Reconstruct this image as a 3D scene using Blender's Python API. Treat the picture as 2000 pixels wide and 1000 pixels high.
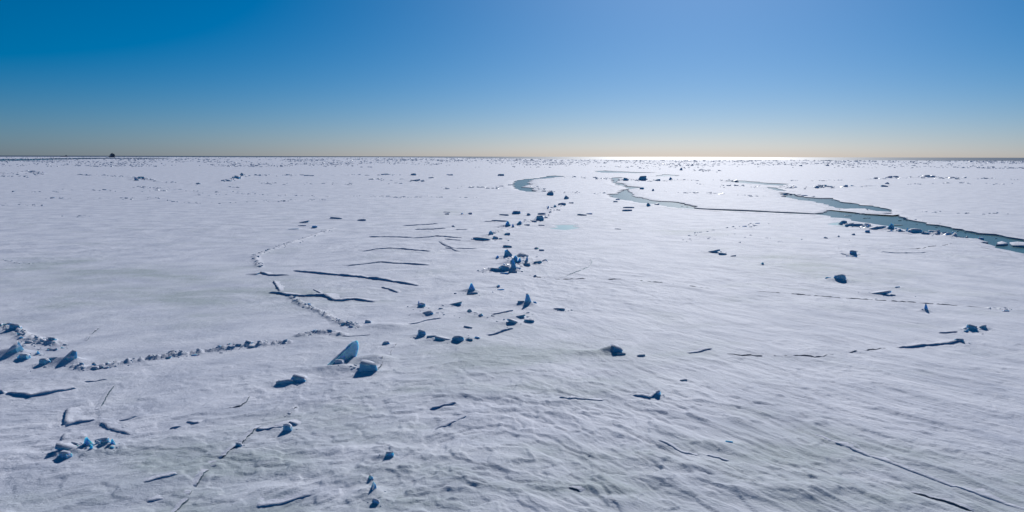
import bpy, bmesh, math, random
import numpy as np
from mathutils import Vector, Matrix

for o in list(bpy.data.objects):
    bpy.data.objects.remove(o)
scene = bpy.context.scene
R = math.radians

# ------------------------------------------------------------------ camera
CAM_H = 12.0
FPX = 1428.0                      # focal length in pixels of the 2000 px wide photograph
PITCH = math.atan(194.2 / FPX)
ROLL = 0.0021
fwd = Vector((0, math.cos(PITCH), -math.sin(PITCH)))
up0 = Vector((0, math.sin(PITCH), math.cos(PITCH)))
rt0 = Vector((1, 0, 0))
rt = rt0 * math.cos(ROLL) + up0 * math.sin(ROLL)
up = up0 * math.cos(ROLL) - rt0 * math.sin(ROLL)
cam_d = bpy.data.cameras.new('camera')
cam = bpy.data.objects.new('camera', cam_d)
scene.collection.objects.link(cam)
M = Matrix.Identity(4)
for i in range(3):
    M[i][0] = rt[i]; M[i][1] = up[i]; M[i][2] = -fwd[i]
M[2][3] = CAM_H
cam.matrix_world = M
cam_d.sensor_fit = 'HORIZONTAL'
cam_d.sensor_width = 36.0
cam_d.lens = FPX / 2000.0 * 36.0
cam_d.clip_start = 0.5
cam_d.clip_end = 200000.0
scene.camera = cam

# ------------------------------------------------------------------ sky, sun, exposure
SUN_EL, SUN_AZ = 31.0, 14.0       # azimuth to the right of +Y
world = bpy.data.worlds.new('World')
scene.world = world
world.use_nodes = True
nt = world.node_tree
nt.nodes.clear()
wo = nt.nodes.new('ShaderNodeOutputWorld')
bg = nt.nodes.new('ShaderNodeBackground')
sky = nt.nodes.new('ShaderNodeTexSky')
sky.sky_type = 'NISHITA'
sky.sun_disc = False
sky.sun_elevation = R(SUN_EL)
sky.sun_rotation = R(SUN_AZ)
sky.altitude = 0.0
sky.air_density = 0.68
sky.dust_density = 0.7
sky.ozone_density = 7.0
hs = nt.nodes.new('ShaderNodeHueSaturation')
hs.inputs['Saturation'].default_value = 1.42
hs.inputs['Hue'].default_value = 0.487
hs.inputs['Value'].default_value = 1.0
bg.inputs['Strength'].default_value = 0.053
tint = nt.nodes.new('ShaderNodeMixRGB'); tint.blend_type = 'MULTIPLY'; tint.inputs[0].default_value = 1.0
tint.inputs[2].default_value = (0.94, 0.985, 1.085, 1.0)
nt.links.new(sky.outputs[0], tint.inputs[1])
nt.links.new(tint.outputs[0], hs.inputs['Color'])
nt.links.new(hs.outputs[0], bg.inputs['Color'])
nt.links.new(bg.outputs[0], wo.inputs[0])

sun_d = bpy.data.lights.new('sun', 'SUN')
sun_d.energy = 3.5
sun_d.angle = R(0.53)
sun_d.color = (1.0, 0.975, 0.945)
sun = bpy.data.objects.new('sun', sun_d)
scene.collection.objects.link(sun)
sdir = Vector((math.sin(R(SUN_AZ)) * math.cos(R(SUN_EL)), math.cos(R(SUN_AZ)) * math.cos(R(SUN_EL)), math.sin(R(SUN_EL))))
sun.rotation_euler = sdir.to_track_quat('Z', 'Y').to_euler()
sun.location = (0, 0, 60)

scene.view_settings.view_transform = 'Standard'
scene.view_settings.look = 'None'
scene.view_settings.exposure = -0.13
scene.view_settings.gamma = 1.0
scene.render.engine = 'CYCLES'

# ------------------------------------------------------------------ helpers
def ray(u, v):
    return fwd * FPX + rt * (u - 1000.0) - up * (v - 500.0)
def G(u, v, z=0.0):
    """ground point under a pixel of the photograph"""
    d = ray(u, v)
    t = (z - CAM_H) / min(d.z, -1e-4)
    return (d.x * t, d.y * t)
def ppm(x, y):
    """photograph pixels per metre at a ground point"""
    dep = Vector((x, y, -CAM_H)).dot(fwd)
    return FPX / dep
def link(o):
    scene.collection.objects.link(o); return o
def tag(o, label=None, cat=None, group=None, kind=None):
    if label: o['label'] = label
    if cat: o['category'] = cat
    if group: o['group'] = group
    if kind: o['kind'] = kind
    return o
def mesh_obj(name, verts, faces, mat, parent=None, smooth=False):
    me = bpy.data.meshes.new(name)
    me.from_pydata([tuple(map(float, v)) for v in verts], [], faces)
    me.materials.append(mat)
    if smooth:
        me.polygons.foreach_set('use_smooth', [True] * len(me.polygons))
    me.update()
    o = link(bpy.data.objects.new(name, me))
    if parent: o.parent = parent
    return o
def empty(name, loc, rz=0.0):
    e = link(bpy.data.objects.new(name, None))
    e.location = loc; e.rotation_euler = (0, 0, rz); e.empty_display_size = 0.2
    return e

_rs = np.random.RandomState(7)
_ang = _rs.rand(512, 512) * 2 * np.pi
_gx, _gy = np.cos(_ang), np.sin(_ang)
def perlin(x, y, seed=0):
    x = np.asarray(x, float) + seed * 37.31; y = np.asarray(y, float) + seed * 91.77
    xi = np.floor(x).astype(np.int64); yi = np.floor(y).astype(np.int64)
    fx = x - xi; fy = y - yi
    u = fx * fx * fx * (fx * (fx * 6 - 15) + 10); w = fy * fy * fy * (fy * (fy * 6 - 15) + 10)
    x0 = xi & 511; x1 = (xi + 1) & 511; y0 = yi & 511; y1 = (yi + 1) & 511
    a = _gx[x0, y0] * fx + _gy[x0, y0] * fy
    b = _gx[x1, y0] * (fx - 1) + _gy[x1, y0] * fy
    c = _gx[x0, y1] * fx + _gy[x0, y1] * (fy - 1)
    d = _gx[x1, y1] * (fx - 1) + _gy[x1, y1] * (fy - 1)
    return ((a + (b - a) * u) + ((c + (d - c) * u) - (a + (b - a) * u)) * w) * 1.5
def sstep(a, b, x):
    t = np.clip((x - a) / (b - a), 0, 1); return t * t * (3 - 2 * t)

# ------------------------------------------------------------------ materials
def new_mat(name):
    m = bpy.data.materials.new(name); m.use_nodes = True
    t = m.node_tree
    return m, t, t.nodes['Principled BSDF']
def N(t, kind, **kw):
    n = t.nodes.new(kind)
    for k, v in kw.items():
        if k in n.inputs: n.inputs[k].default_value = v
        else: setattr(n, k, v)
    return n

def make_snow(name, wind):
    m, t, b = new_mat(name)
    L = t.links.new
    co = N(t, 'ShaderNodeNewGeometry')
    # streaks stretched along the wind
    mp = N(t, 'ShaderNodeMapping'); mp.inputs['Scale'].default_value = (0.75, 0.95, 0.95)
    if wind:
        wa = N(t, 'ShaderNodeAttribute', attribute_name='wind'); L(wa.outputs['Vector'], mp.inputs['Vector'])
    else:
        L(co.outputs['Position'], mp.inputs['Vector'])
    big = N(t, 'ShaderNodeTexNoise', Scale=0.35, Detail=4.0, Roughness=0.6); L(mp.outputs[0], big.inputs['Vector'])
    fine = N(t, 'ShaderNodeTexNoise', Scale=3.2, Detail=6.0, Roughness=0.65); L(mp.outputs[0], fine.inputs['Vector'])
    grain = N(t, 'ShaderNodeTexNoise', Scale=9.0, Detail=4.0, Roughness=0.7); L(co.outputs['Position'], grain.inputs['Vector'])
    at = N(t, 'ShaderNodeAttribute', attribute_name='bare')
    # colour: clean snow, slightly greyer crust, bare grey-green ice
    r1 = N(t, 'ShaderNodeValToRGB'); e = r1.color_ramp.elements
    e[0].position = 0.32; e[0].color = (0.545, 0.58, 0.69, 1)
    e[1].position = 0.62; e[1].color = (0.765, 0.785, 0.875, 1)
    L(big.outputs[0], r1.inputs[0])
    mul = N(t, 'ShaderNodeMath', operation='MULTIPLY'); mul.inputs[1].default_value = 2.0
    L(fine.outputs[0], mul.inputs[0])
    mul2 = N(t, 'ShaderNodeMath', operation='MULTIPLY', use_clamp=True)
    L(mul.outputs[0], mul2.inputs[0]); L(at.outputs['Fac'], mul2.inputs[1])
    mx = N(t, 'ShaderNodeMixRGB'); mx.inputs[2].default_value = (0.47, 0.53, 0.565, 1)
    L(mul2.outputs[0], mx.inputs[0]); L(r1.outputs[0], mx.inputs[1])
    # broken edges of the ice below snow level
    sep = N(t, 'ShaderNodeSeparateXYZ'); L(co.outputs['Position'], sep.inputs[0])
    mr = N(t, 'ShaderNodeMapRange', clamp=True); mr.inputs['From Min'].default_value = -0.14; mr.inputs['From Max'].default_value = -0.19
    L(sep.outputs['Z'], mr.inputs['Value'])
    mx2 = N(t, 'ShaderNodeMixRGB'); mx2.inputs[2].default_value = (0.05, 0.16, 0.25, 1)
    L(mr.outputs[0], mx2.inputs[0]); L(mx.outputs[0], mx2.inputs[1])
    L(mx2.outputs[0], b.inputs['Base Color'])
    b.inputs['Roughness'].default_value = 0.72
    b.inputs['Specular IOR Level'].default_value = 0.30
    b1 = N(t, 'ShaderNodeBump', Strength=0.65, Distance=0.10); L(fine.outputs[0], b1.inputs['Height'])
    b2 = N(t, 'ShaderNodeBump', Strength=0.9, Distance=0.035); L(grain.outputs[0], b2.inputs['Height']); L(b1.outputs[0], b2.inputs['Normal'])
    L(b2.outputs[0], b.inputs['Normal'])
    return m
def make_ice(name, col, sss, snow_amount):
    m, t, b = new_mat(name)
    L = t.links.new
    co = N(t, 'ShaderNodeNewGeometry')
    n1 = N(t, 'ShaderNodeTexNoise', Scale=2.2, Detail=6.0, Roughness=0.65); L(co.outputs['Position'], n1.inputs['Vector'])
    n2 = N(t, 'ShaderNodeTexNoise', Scale=11.0, Detail=4.0, Roughness=0.6); L(co.outputs['Position'], n2.inputs['Vector'])
    r = N(t, 'ShaderNodeValToRGB'); e = r.color_ramp.elements
    e[0].position = 0.32; e[0].color = (col[0] * 0.6, col[1] * 0.75, col[2] * 0.85, 1)
    e[1].position = 0.70; e[1].color = (min(1, col[0] * 1.7), min(1, col[1] * 1.25), min(1, col[2] * 1.1), 1)
    L(n1.outputs[0], r.inputs[0])
    # snow lies where the surface faces up
    sp = N(t, 'ShaderNodeSeparateXYZ'); L(co.outputs['True Normal'], sp.inputs[0])
    ad = N(t, 'ShaderNodeMath', operation='MULTIPLY_ADD'); ad.inputs[1].default_value = 0.55; L(n1.outputs[0], ad.inputs[0]); L(sp.outputs['Z'], ad.inputs[2])
    mr = N(t, 'ShaderNodeMapRange', clamp=True); mr.inputs['From Min'].default_value = 1.0 - snow_amount; mr.inputs['From Max'].default_value = 1.10 - snow_amount
    L(ad.outputs[0], mr.inputs['Value'])
    mx = N(t, 'ShaderNodeMixRGB'); mx.inputs[2].default_value = (0.78, 0.81, 0.87, 1)
    L(mr.outputs[0], mx.inputs[0]); L(r.outputs[0], mx.inputs[1]); L(mx.outputs[0], b.inputs['Base Color'])
    b.inputs['Roughness'].default_value = 0.42
    b.inputs['Specular IOR Level'].default_value = 0.3
    if sss:
        b.inputs['Subsurface Weight'].default_value = sss
        b.inputs['Subsurface Radius'].default_value = (0.10, 0.45, 0.75)
        b.inputs['Subsurface Scale'].default_value = 0.35
    bp = N(t, 'ShaderNodeBump', Strength=0.5, Distance=0.05); L(n2.outputs[0], bp.inputs['Height']); L(bp.outputs[0], b.inputs['Normal'])
    return m
def make_water(name, col, rough, bump, scale, spec=0.5):
    m, t, b = new_mat(name)
    L = t.links.new
    co = N(t, 'ShaderNodeNewGeometry')
    n = N(t, 'ShaderNodeTexNoise', Scale=scale, Detail=3.0, Roughness=0.55); L(co.outputs['Position'], n.inputs['Vector'])
    n3 = N(t, 'ShaderNodeTexNoise', Scale=0.05, Detail=4.0, Roughness=0.6); L(co.outputs['Position'], n3.inputs['Vector'])
    r = N(t, 'ShaderNodeValToRGB'); e = r.color_ramp.elements
    e[0].position = 0.35; e[0].color = (col[0] * 0.8, col[1] * 0.85, col[2] * 0.85, 1)
    e[1].position = 0.7; e[1].color = (col[0] * 1.25, col[1] * 1.15, col[2] * 1.15, 1)
    L(n3.outputs[0], r.inputs[0]); L(r.outputs[0], b.inputs['Base Color'])
    b.inputs['Roughness'].default_value = rough
    b.inputs['IOR'].default_value = 1.33
    b.inputs['Specular IOR Level'].default_value = spec
    if bump:
        bp = N(t, 'ShaderNodeBump', Strength=bump, Distance=0.1); L(n.outputs[0], bp.inputs['Height']); L(bp.outputs[0], b.inputs['Normal'])
    return m
def make_plain(name, col, rough=0.5):
    m, t, b = new_mat(name)
    co = N(t, 'ShaderNodeNewGeometry')
    n = N(t, 'ShaderNodeTexNoise', Scale=0.4, Detail=3.0); t.links.new(co.outputs['Position'], n.inputs['Vector'])
    r = N(t, 'ShaderNodeValToRGB'); e = r.color_ramp.elements
    e[0].position = 0.3; e[0].color = (col[0] * 0.8, col[1] * 0.8, col[2] * 0.8, 1)
    e[1].position = 0.7; e[1].color = (*col, 1)
    t.links.new(n.outputs[0], r.inputs[0]); t.links.new(r.outputs[0], b.inputs['Base Color'])
    b.inputs['Roughness'].default_value = rough
    return m
SNOW = make_snow('wind_packed_snow', False)
SNOW_G = make_snow('wind_packed_snow_ground', True)
ICE = make_ice('blue_ice', (0.14, 0.46, 0.68), 0.7, 0.28)
SLAB_ICE = make_ice('backlit_tint_slab_ice', (0.27, 0.60, 0.74), 0.8, -0.25)  # base colour paled to imitate light shining through the slab
ICE_FAR = make_ice('blue_ice_rubble', (0.19, 0.42, 0.62), 0.0, 0.34)
PACK_ICE = make_ice('far_pack_ice', (0.42, 0.54, 0.70), 0.0, 0.55)
EDGE = make_ice('ledge_ice', (0.09, 0.33, 0.56), 0.0, 0.0)
CRACK = make_ice('crack_ice', (0.11, 0.19, 0.25), 0.0, -1.0)
LEADW = make_water('lead_water', (0.075, 0.165, 0.165), 0.25, 0.10, 0.6, 0.16)
POOLW = make_water('pool_water', (0.30, 0.56, 0.60), 0.35, 0.05, 0.8, 0.25)
SEA = make_water('open_sea_water', (0.010, 0.030, 0.060), 0.44, 0.0, 0.3)

# ------------------------------------------------------------------ leads of open water (outlines in photograph pixels)
LEADS = [
    [(998, 361), (1003, 355), (1012, 351.5), (1032, 349.2), (1062, 346.2), (1066, 344), (1085, 343), (1101, 344.3), (1085, 346.8), (1066, 348.2), (1043, 350.5), (1033, 355), (1031, 361), (1022, 364.5), (1038, 367), (1048, 374.8), (1027, 374.6), (1013, 372), (1002, 366)],
    [(1195, 347), (1210, 346.5), (1213, 351), (1204, 356), (1218, 360), (1224, 363.5), (1251, 365.5), (1240, 368.5), (1230, 370), (1226, 373.5), (1236, 378.5), (1240, 383.5), (1275, 391), (1325, 394.7), (1348, 400), (1365, 406.8), (1400, 408.5), (1500, 412.5), (1590, 416.8), (1608, 413.5), (1620, 410), (1640, 408), (1642, 409.5), (1680, 416.5), (1715, 419), (1735, 417),
     (1743, 416.5), (1755, 422), (1770, 427.5), (1812, 435), (1857, 443.7), (1900, 452.5), (1945, 457.5), (2000, 467.5), (2080, 483), (2080, 530), (2000, 500), (1985, 493), (1962, 487.5), (1925, 476.5), (1913, 475), (1930, 473.5), (1910, 467.5), (1875, 465), (1825, 455), (1775, 450), (1750, 444), (1700, 436), (1662, 431), (1660, 428), (1622, 425), (1622, 422.5), (1592, 418.6), (1500, 415.2), (1400, 411.2), (1360, 408.6), (1325, 407), (1302, 404.5), (1285, 399.5), (1262, 397.5), (1217, 390), (1195, 385), (1187, 379), (1208, 378), (1212, 372.5), (1225, 369.5), (1221, 365), (1200, 360), (1198, 356)],
    [(1525, 376), (1552, 379), (1556, 382.5), (1600, 387), (1628, 387), (1648, 395), (1675, 397.5), (1718, 404), (1742, 410), (1745, 417.5), (1730, 419), (1640, 409.5), (1620, 401), (1575, 392.5), (1527, 385), (1523, 380)],
    [(1415, 353.5), (1440, 352), (1500, 357.5), (1538, 359), (1530, 363), (1495, 361.5), (1430, 356)],
    [(1500, 365), (1520, 367.5), (1532, 373), (1516, 372), (1500, 368)],
    [(1158, 334), (1180, 333), (1230, 336.2), (1285, 337.2), (1240, 338.6), (1175, 337.2)],
    [(1280, 343), (1300, 340.5), (1326, 342.2), (1322, 344), (1290, 344.4)],
    [(-80, 311.2), (60, 310.2), (110, 309.0), (180, 308.2), (330, 308.6), (330, 309.8), (200, 310.0), (120, 311.5), (60, 312.8), (-80, 314.5)],
    [(-80, 313.2), (20, 312.6), (75, 312.2), (60, 313.4), (-80, 315.2)],
]
def broken_outline(p, seed):
    rng = random.Random(seed); out = []
    g = [G(u, v) for u, v in p]
    for i in range(len(g)):
        (ax, ay), (bx, by) = g[i], g[(i + 1) % len(g)]
        L = math.hypot(bx - ax, by - ay); r = math.hypot(ax, ay)
        n = max(1, int(L / (0.012 * r)))
        nx, ny = -(by - ay) / max(L, 1e-6), (bx - ax) / max(L, 1e-6)
        for k in range(n):
            t = k / n; o = rng.gauss(0, 0.0028 * r) if k else 0.0
            out.append((ax + (bx - ax) * t + nx * o, ay + (by - ay) * t + ny * o))
    return np.array(out)
LEADS_G = [broken_outline(p, i) for i, p in enumerate(LEADS)]
POOLS = [[(1082, 440.5), (1095, 438.5), (1118, 438.8), (1130, 440.2), (1118, 441.8), (1132, 444.5), (1120, 447.2), (1105, 449), (1088, 447.5), (1072, 445.5), (1090, 443.5)],
         [(1615, 437.5), (1628, 434.5), (1642, 433.5), (1644, 439), (1660, 442.5), (1655, 444), (1635, 441)]]
POOLS_G = [np.array([G(u, v) for u, v in p]) for p in POOLS]

def in_poly(px, py, poly):
    out = np.zeros(px.shape, bool)
    x0, y0 = poly.min(0); x1, y1 = poly.max(0)
    sel = np.nonzero((px >= x0) & (px <= x1) & (py >= y0) & (py <= y1))
    if len(sel[0]) == 0: return out
    sx, sy = px[sel], py[sel]
    ins = np.zeros(sx.shape, bool)
    n = len(poly)
    for i in range(n):
        ax, ay = poly[i]; bx, by = poly[(i + 1) % n]
        if ay == by: continue
        c = ((ay > sy) != (by > sy)) & (sx < (bx - ax) * (sy - ay) / (by - ay) + ax)
        ins ^= c
    out[sel] = ins
    return out

# ------------------------------------------------------------------ terrain
MOUNDS = []     # x, y, amplitude, sigma along wind, sigma across
BERMS = []      # polyline, amplitude, sigma
BARE = [(860, 968, 7, 2.6), (1135, 955, 6, 3), (600, 870, 5, 2.5), (1020, 700, 9, 5), (1420, 900, 6, 2.5), (1700, 930, 6, 2.5), (1580, 935, 3, 2), (420, 900, 4, 2.2), (1570, 520, 6, 6),
        (1755, 560, 2.5, 1.5), (1130, 960, 2, 0.8), (900, 740, 4, 2), (420, 575, 12, 5), (230, 540, 10, 5), (1350, 455, 5, 3), (1640, 870, 3, 1.5), (310, 990, 5, 2), (100, 515, 4, 4), (880, 416, 4, 4), (560, 990, 3, 1)]
def roughness_mask(x, y):
    r = np.hypot(x, y)
    m = 0.55 + 0.45 * perlin(x / 22.0, y / 22.0, 3)
    cx, cy = G(1250, 850)
    m = m + 0.55 * np.exp(-(((x - cx) / 20) ** 2 + ((y - cy) / 12) ** 2))
    sx, sy = G(220, 520)
    m = m - 0.35 * np.exp(-(((x - sx) / 28) ** 2 + ((y - sy) / 30) ** 2))
    return np.clip(m, 0.18, 1.45)
def wind_coords(x, y):
    r = np.hypot(x, y)
    wx = x + 1.2 * perlin(x / 8.0, y / 8.0, 11); wy = y + 0.8 * perlin(x / 8.0, y / 8.0, 12)
    bend = 0.3 * x + 3.75 * (np.logaddexp((x + .5) / 5.0, -(x + .5) / 5.0) - math.log(2))
    fade = 1.0 / (1.0 + (r / 95.0) ** 3)
    return wx - 0.35 * bend * fade * 0.0 , wy + bend * fade
def base_height(x, y):
    r = np.hypot(x, y)
    a, c = wind_coords(x, y)
    m = roughness_mask(x, y)
    f1 = 1 - sstep(250, 900, r); f2 = 1 - sstep(90, 260, r); f3 = 1 - sstep(40, 90, r)
    h = 0.10 * perlin(x / 45.0, y / 45.0, 1) + 0.07 * perlin(x / 17.0, y / 17.0, 2)
    h = h * (1 - 0.6 * sstep(400, 1200, r))
    # broad drifts, then wind-cut crust plates with crisp lips, then fine grain
    s1 = perlin(a / 4.0, c / 3.6, 4)
    h = h + f1 * m * 0.085 * (0.45 - np.sqrt(np.abs(s1) + 0.004)) + f1 * m * 0.05 * perlin(a / 2.7, c / 2.6, 9)
    fine = perlin(a / 0.5, c / 0.45, 15)
    p1 = perlin(a / 2.3, c / 1.9, 5) + 0.10 * fine + 0.25 * perlin(a / 0.9, c / 0.9, 16)
    h = h + f2 * m * (0.050 * sstep(0.10, 0.20, p1) + 0.036 * sstep(-0.38, -0.28, p1) - 0.035 * p1)
    p2 = perlin(a / 0.95, c / 0.9, 6) + 0.15 * fine
    h = h + f2 * m * (0.026 * sstep(0.15, 0.26, p2) + 0.020 * p2)
    h = h + f3 * m * 0.012 * perlin(a / 0.32, c / 0.30, 7)
    h = h + sstep(300, 900, r) * (0.18 * np.maximum(0, perlin(x / 30.0, y / 60.0, 8)) )
    # broken crust: patches with small sharp steps
    cr = sstep(0.10, 0.45, perlin(x / 6.0, y / 4.0, 17) + 0.35 * perlin(x / 1.6, y / 1.2, 18))
    h = h + f3 * 0.03 * m * cr + f3 * m * cr * 0.022 * perlin(x / 0.42, y / 0.34, 19)
    return h
def extras(x, y):
    h = np.zeros(x.shape)
    for (mx_, my_, am, sa, sc) in MOUNDS:
        k = 3.0 * max(sa, sc)
        sel = np.nonzero((np.abs(x - mx_) < k) & (np.abs(y - my_) < k))
        if len(sel[0]):
            dx = x[sel] - mx_; dy = y[sel] - my_
            s = np.where(dx < 0, sa * 1.25, sa * 0.8)
            h[sel] = np.maximum(h[sel], am * np.exp(-(dx / s) ** 2 - (dy / sc) ** 2))
    for (pl, am, sg) in BERMS:
        for i in range(len(pl) - 1):
            ax, ay = pl[i]; bx, by = pl[i + 1]
            k = 3 * sg
            sel = np.nonzero((x > min(ax, bx) - k) & (x < max(ax, bx) + k) & (y > min(ay, by) - k) & (y < max(ay, by) + k))
            if len(sel[0]) == 0: continue
            px, py = x[sel], y[sel]
            L2 = (bx - ax) ** 2 + (by - ay) ** 2 + 1e-9
            t = np.clip(((px - ax) * (bx - ax) + (py - ay) * (by - ay)) / L2, 0, 1)
            d = np.hypot(px - ax - t * (bx - ax), py - ay - t * (by - ay))
            n = 0.65 + 0.7 * perlin(px / (1.2 * sg + 0.3), py / (1.2 * sg + 0.3), 21) + 0.55 * perlin(px / (0.5 * sg + 0.1), py / (0.4 * sg + 0.1), 22)
            n = n * 0.8 + 0.9 * np.abs(perlin(px / 0.45, py / 0.32, 23)) - 0.12
            h[sel] = np.maximum(h[sel], am * np.exp(-(d / sg) ** 2) * n)
    return h
def terrain(x, y):
    x = np.asarray(x, float); y = np.asarray(y, float)
    h = base_height(x, y) + extras(x, y)
    for p in POOLS_G:
        h = np.where(in_poly(x, y, p), -0.10, h)
    water = np.zeros(x.shape, bool)
    for p in LEADS_G:
        water |= in_poly(x, y, p)
    return np.where(water, -1.6, h)
def Z(x, y):
    return float(terrain(np.array([x]), np.array([y]))[0])
def Zs(pts):
    a = np.array(pts); return base_height(a[:, 0], a[:, 1]) + extras(a[:, 0], a[:, 1])

WATER_Z = -0.18
SPECS = []      # every block of ice, sorted later into single things and far rubble
def blk(u, v, w, h, style, label, group=None, yaw=None, z=None, dep=None, name='ice_block', mound=0.42):
    x, y = G(u, v, z if z is not None else 0.0)
    k = ppm(x, y)
    SPECS.append(dict(x=x, y=y, w=w / k, h=h / k, px=math.sqrt(w * h), style=style, label=label, group=group, yaw=yaw, z=z, dep=dep, name=name))
    if mound and z is None:
        MOUNDS.append((x - 0.1 * w / k, y + 0.35 * w / k, mound * h / k, 0.9 * w / k + 0.1, 0.55 * w / k + 0.1))
def ridge(pts, n, wr, hr, label, group, jit=2.0, berm=0.5, seed=0, styles=('lump', 'pyr', 'slab', 'flat'), clump=True):
    rng = random.Random(seed * 101 + n)
    if max(p[1] for p in pts) < 470: n = int(n * 1.7)
    segs = [math.dist(pts[i], pts[i + 1]) for i in range(len(pts) - 1)]
    tot = sum(segs)
    cl = [rng.random() for _ in range(max(3, n // 4))]
    for k in range(n):
        s = rng.random()
        if clump and rng.random() < 0.6:
            s = min(1, max(0, rng.choice(cl) + rng.gauss(0, 0.025)))
        s *= tot
        i = 0
        while i < len(segs) - 1 and s > segs[i]: s -= segs[i]; i += 1
        t = s / max(segs[i], 1e-6)
        u = pts[i][0] + (pts[i + 1][0] - pts[i][0]) * t + rng.gauss(0, jit)
        v = pts[i][1] + (pts[i + 1][1] - pts[i][1]) * t + rng.gauss(0, jit * 0.75)
        f = rng.random() ** 2.6
        u_ = u * 0.045 + seed * 1.7
        lf = 0.62 + 0.38 * math.sin(u_) + 0.30 * math.sin(2.3 * u_ + 1.0) + 0.2 * math.sin(5.1 * u_ + 2.0)
        if lf < 0.25 and rng.random() < 0.6: continue
        f = min(1.0, f * max(0.2, 1.35 * lf))
        blk(u, v, wr[0] + (wr[1] - wr[0]) * f, hr[0] + (hr[1] - hr[0]) * f * rng.uniform(0.7, 1.1), rng.choice(styles), label, group, mound=0)
        SPECS[-1]['sink'] = 0.30
    if berm:
        g = [G(*p) for p in pts]
        k = ppm(*g[len(g) // 2])
        hm = (hr[0] + hr[1]) * 0.5 / k
        BERMS.append((g, 1.25 * berm * hm, max(0.3, 2.5 * hm)))
LEDGES = []     # drawn after the terrain is known
def ledge(pts, hpx, label, back=1.6, side=1, hm=None, rag=0.40, fade=(0.10, 0.14), name='ice_ledge', cat='ice ledge'):
    LEDGES.append(dict(pts=pts, hpx=hpx, label=label, back=back, side=side, hm=hm, rag=rag, fade=fade, name=name, cat=cat))
CRACKS = []
def crack(pts, wpx, label, lip=0.05, gaps=0.22, floor=CRACK):
    CRACKS.append(dict(pts=pts, wpx=wpx, label=label, lip=lip, gaps=gaps, floor=floor))

# ---- single blocks, near to far
blk(717, 727, 38, 18, 'lump', 'rounded blue block with snowy top, right beside the tall tilted slab', yaw=0.3, dep=1.0, mound=0.35)
blk(555, 752, 32, 9, 'flat', 'low flat dark blue block lying left of and below the tall tilted slab', yaw=0.25)
blk(583, 747, 32, 11, 'lump', 'rough snowy lump at the right end of the low flat blue block', yaw=0.1)
blk(22, 699, 40, 21, 'pyr', 'large broad snowy pyramid block at the left edge of the picture', dep=1.4, mound=0.8)
blk(46, 704, 24, 9, 'lump', 'low dark block just below the large pyramid at the left edge')
blk(84, 715, 18, 10, 'lump', 'small dark block left of the peaked block at the ridge end')
blk(103, 710, 22, 6, 'flat', 'low flat piece between the small dark block and the peaked block')
blk(133, 712, 30, 17, 'pyr', 'peaked block with snow on its right shoulder where the long ridge starts', dep=0.8, mound=0.8)
blk(73, 695, 10, 9, 'pyr', 'thin small pointed block between left edge pyramid and rubble heap')
blk(128, 884, 44, 15, 'slab', 'leaning dark slab at the left of the lower left ice heap', yaw=0.55)
blk(124, 897, 30, 12, 'lump', 'lowest dark block of the lower left ice heap')
blk(170, 876, 24, 20, 'pyr', 'tall dark block in the middle of the lower left ice heap')
blk(147, 874, 18, 6, 'flat', 'small flat block behind the leaning slab of the lower left heap')
blk(196, 864, 22, 6, 'flat', 'thin flat block on top of the lower left ice heap')
blk(205, 872, 16, 9, 'lump', 'snowy lump right of centre in the lower left ice heap')
blk(219, 876, 14, 12, 'pyr', 'rightmost dark block of the lower left ice heap')
blk(177, 884, 8, 10, 'pyr', 'narrow upright shard below the tall block of the lower left heap')
blk(560, 845, 20, 12, 'lump', 'small dark block under the hooked ledge left of bottom centre')
blk(467, 875, 14, 7, 'lump', 'small snow covered block sitting on the long lower left crack')
blk(728, 966, 21, 15, 'pyr', 'pyramid shaped block at the bottom edge, left of centre', dep=0.6)
blk(735, 988, 20, 8, 'lump', 'low dark lump just below the pyramid block at the bottom edge')
blk(723, 941, 12, 7, 'pyr', 'small pointed block just above the pyramid block at the bottom edge')
blk(760, 898, 16, 8, 'lump', 'lone snowy hump above the pyramid block at the bottom edge')
blk(1285, 778, 10, 9, 'lump', 'small round teal lump at the end of the short bent ledge right of centre')
blk(1425, 868, 14, 3.5, 'flat', 'tiny dark wedge in the rough snow at lower right')
blk(1335, 745, 18, 3.5, 'flat', 'low snowy wedge between the mound and the small teal lump')
blk(1204, 692, 20, 8, 'lump', 'shaded snow covered lump with steep face right of centre', dep=0.9, mound=0.9)
blk(1212, 696, 20, 4, 'flat', 'flat dark plate at the foot of the shaded snow mound')
blk(1252, 698, 18, 4, 'flat', 'flat dark plate a little right of the shaded snow mound')
blk(922, 570, 18, 14, 'pyr', 'blue pyramid block standing alone below the central ice heap', dep=0.5)
blk(922, 575, 22, 4, 'flat', 'thin plate at the foot of the lone blue pyramid')
blk(973, 562, 9, 5, 'pyr', 'small wedge right of the lone blue pyramid')
blk(978, 567, 14, 3.2, 'flat', 'thin flat plate below the small wedge right of the blue pyramid')
blk(1032, 597, 18, 18, 'finger', 'upright blue finger of ice with a foot, right of the scattered wedges', yaw=0.2)
blk(1018, 596, 14, 4, 'flat', 'low plate at the left foot of the upright ice finger')
blk(1045, 594, 8, 5, 'lump', 'small lump at the right foot of the upright ice finger')
blk(823, 602, 16, 7, 'lump', 'hooked dark block left of the scattered wedges')
blk(818, 597, 5, 8, 'pyr', 'small upright spur on the hooked dark block')
blk(836, 617, 24, 8, 'pyr', 'broad dark wedge just below the hooked block')
blk(890, 598, 26, 7, 'slab', 'tilted thin plate upper right of the broad dark wedge', yaw=-0.2)
blk(861, 605, 9, 2.5, 'flat', 'small thin plate between the hooked block and the tilted thin plate')
blk(918, 612, 15, 5, 'pyr', 'low dark wedge in the middle of the scattered wedges')
blk(939, 620, 13, 5, 'pyr', 'low wedge right of and below the middle wedge')
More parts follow.
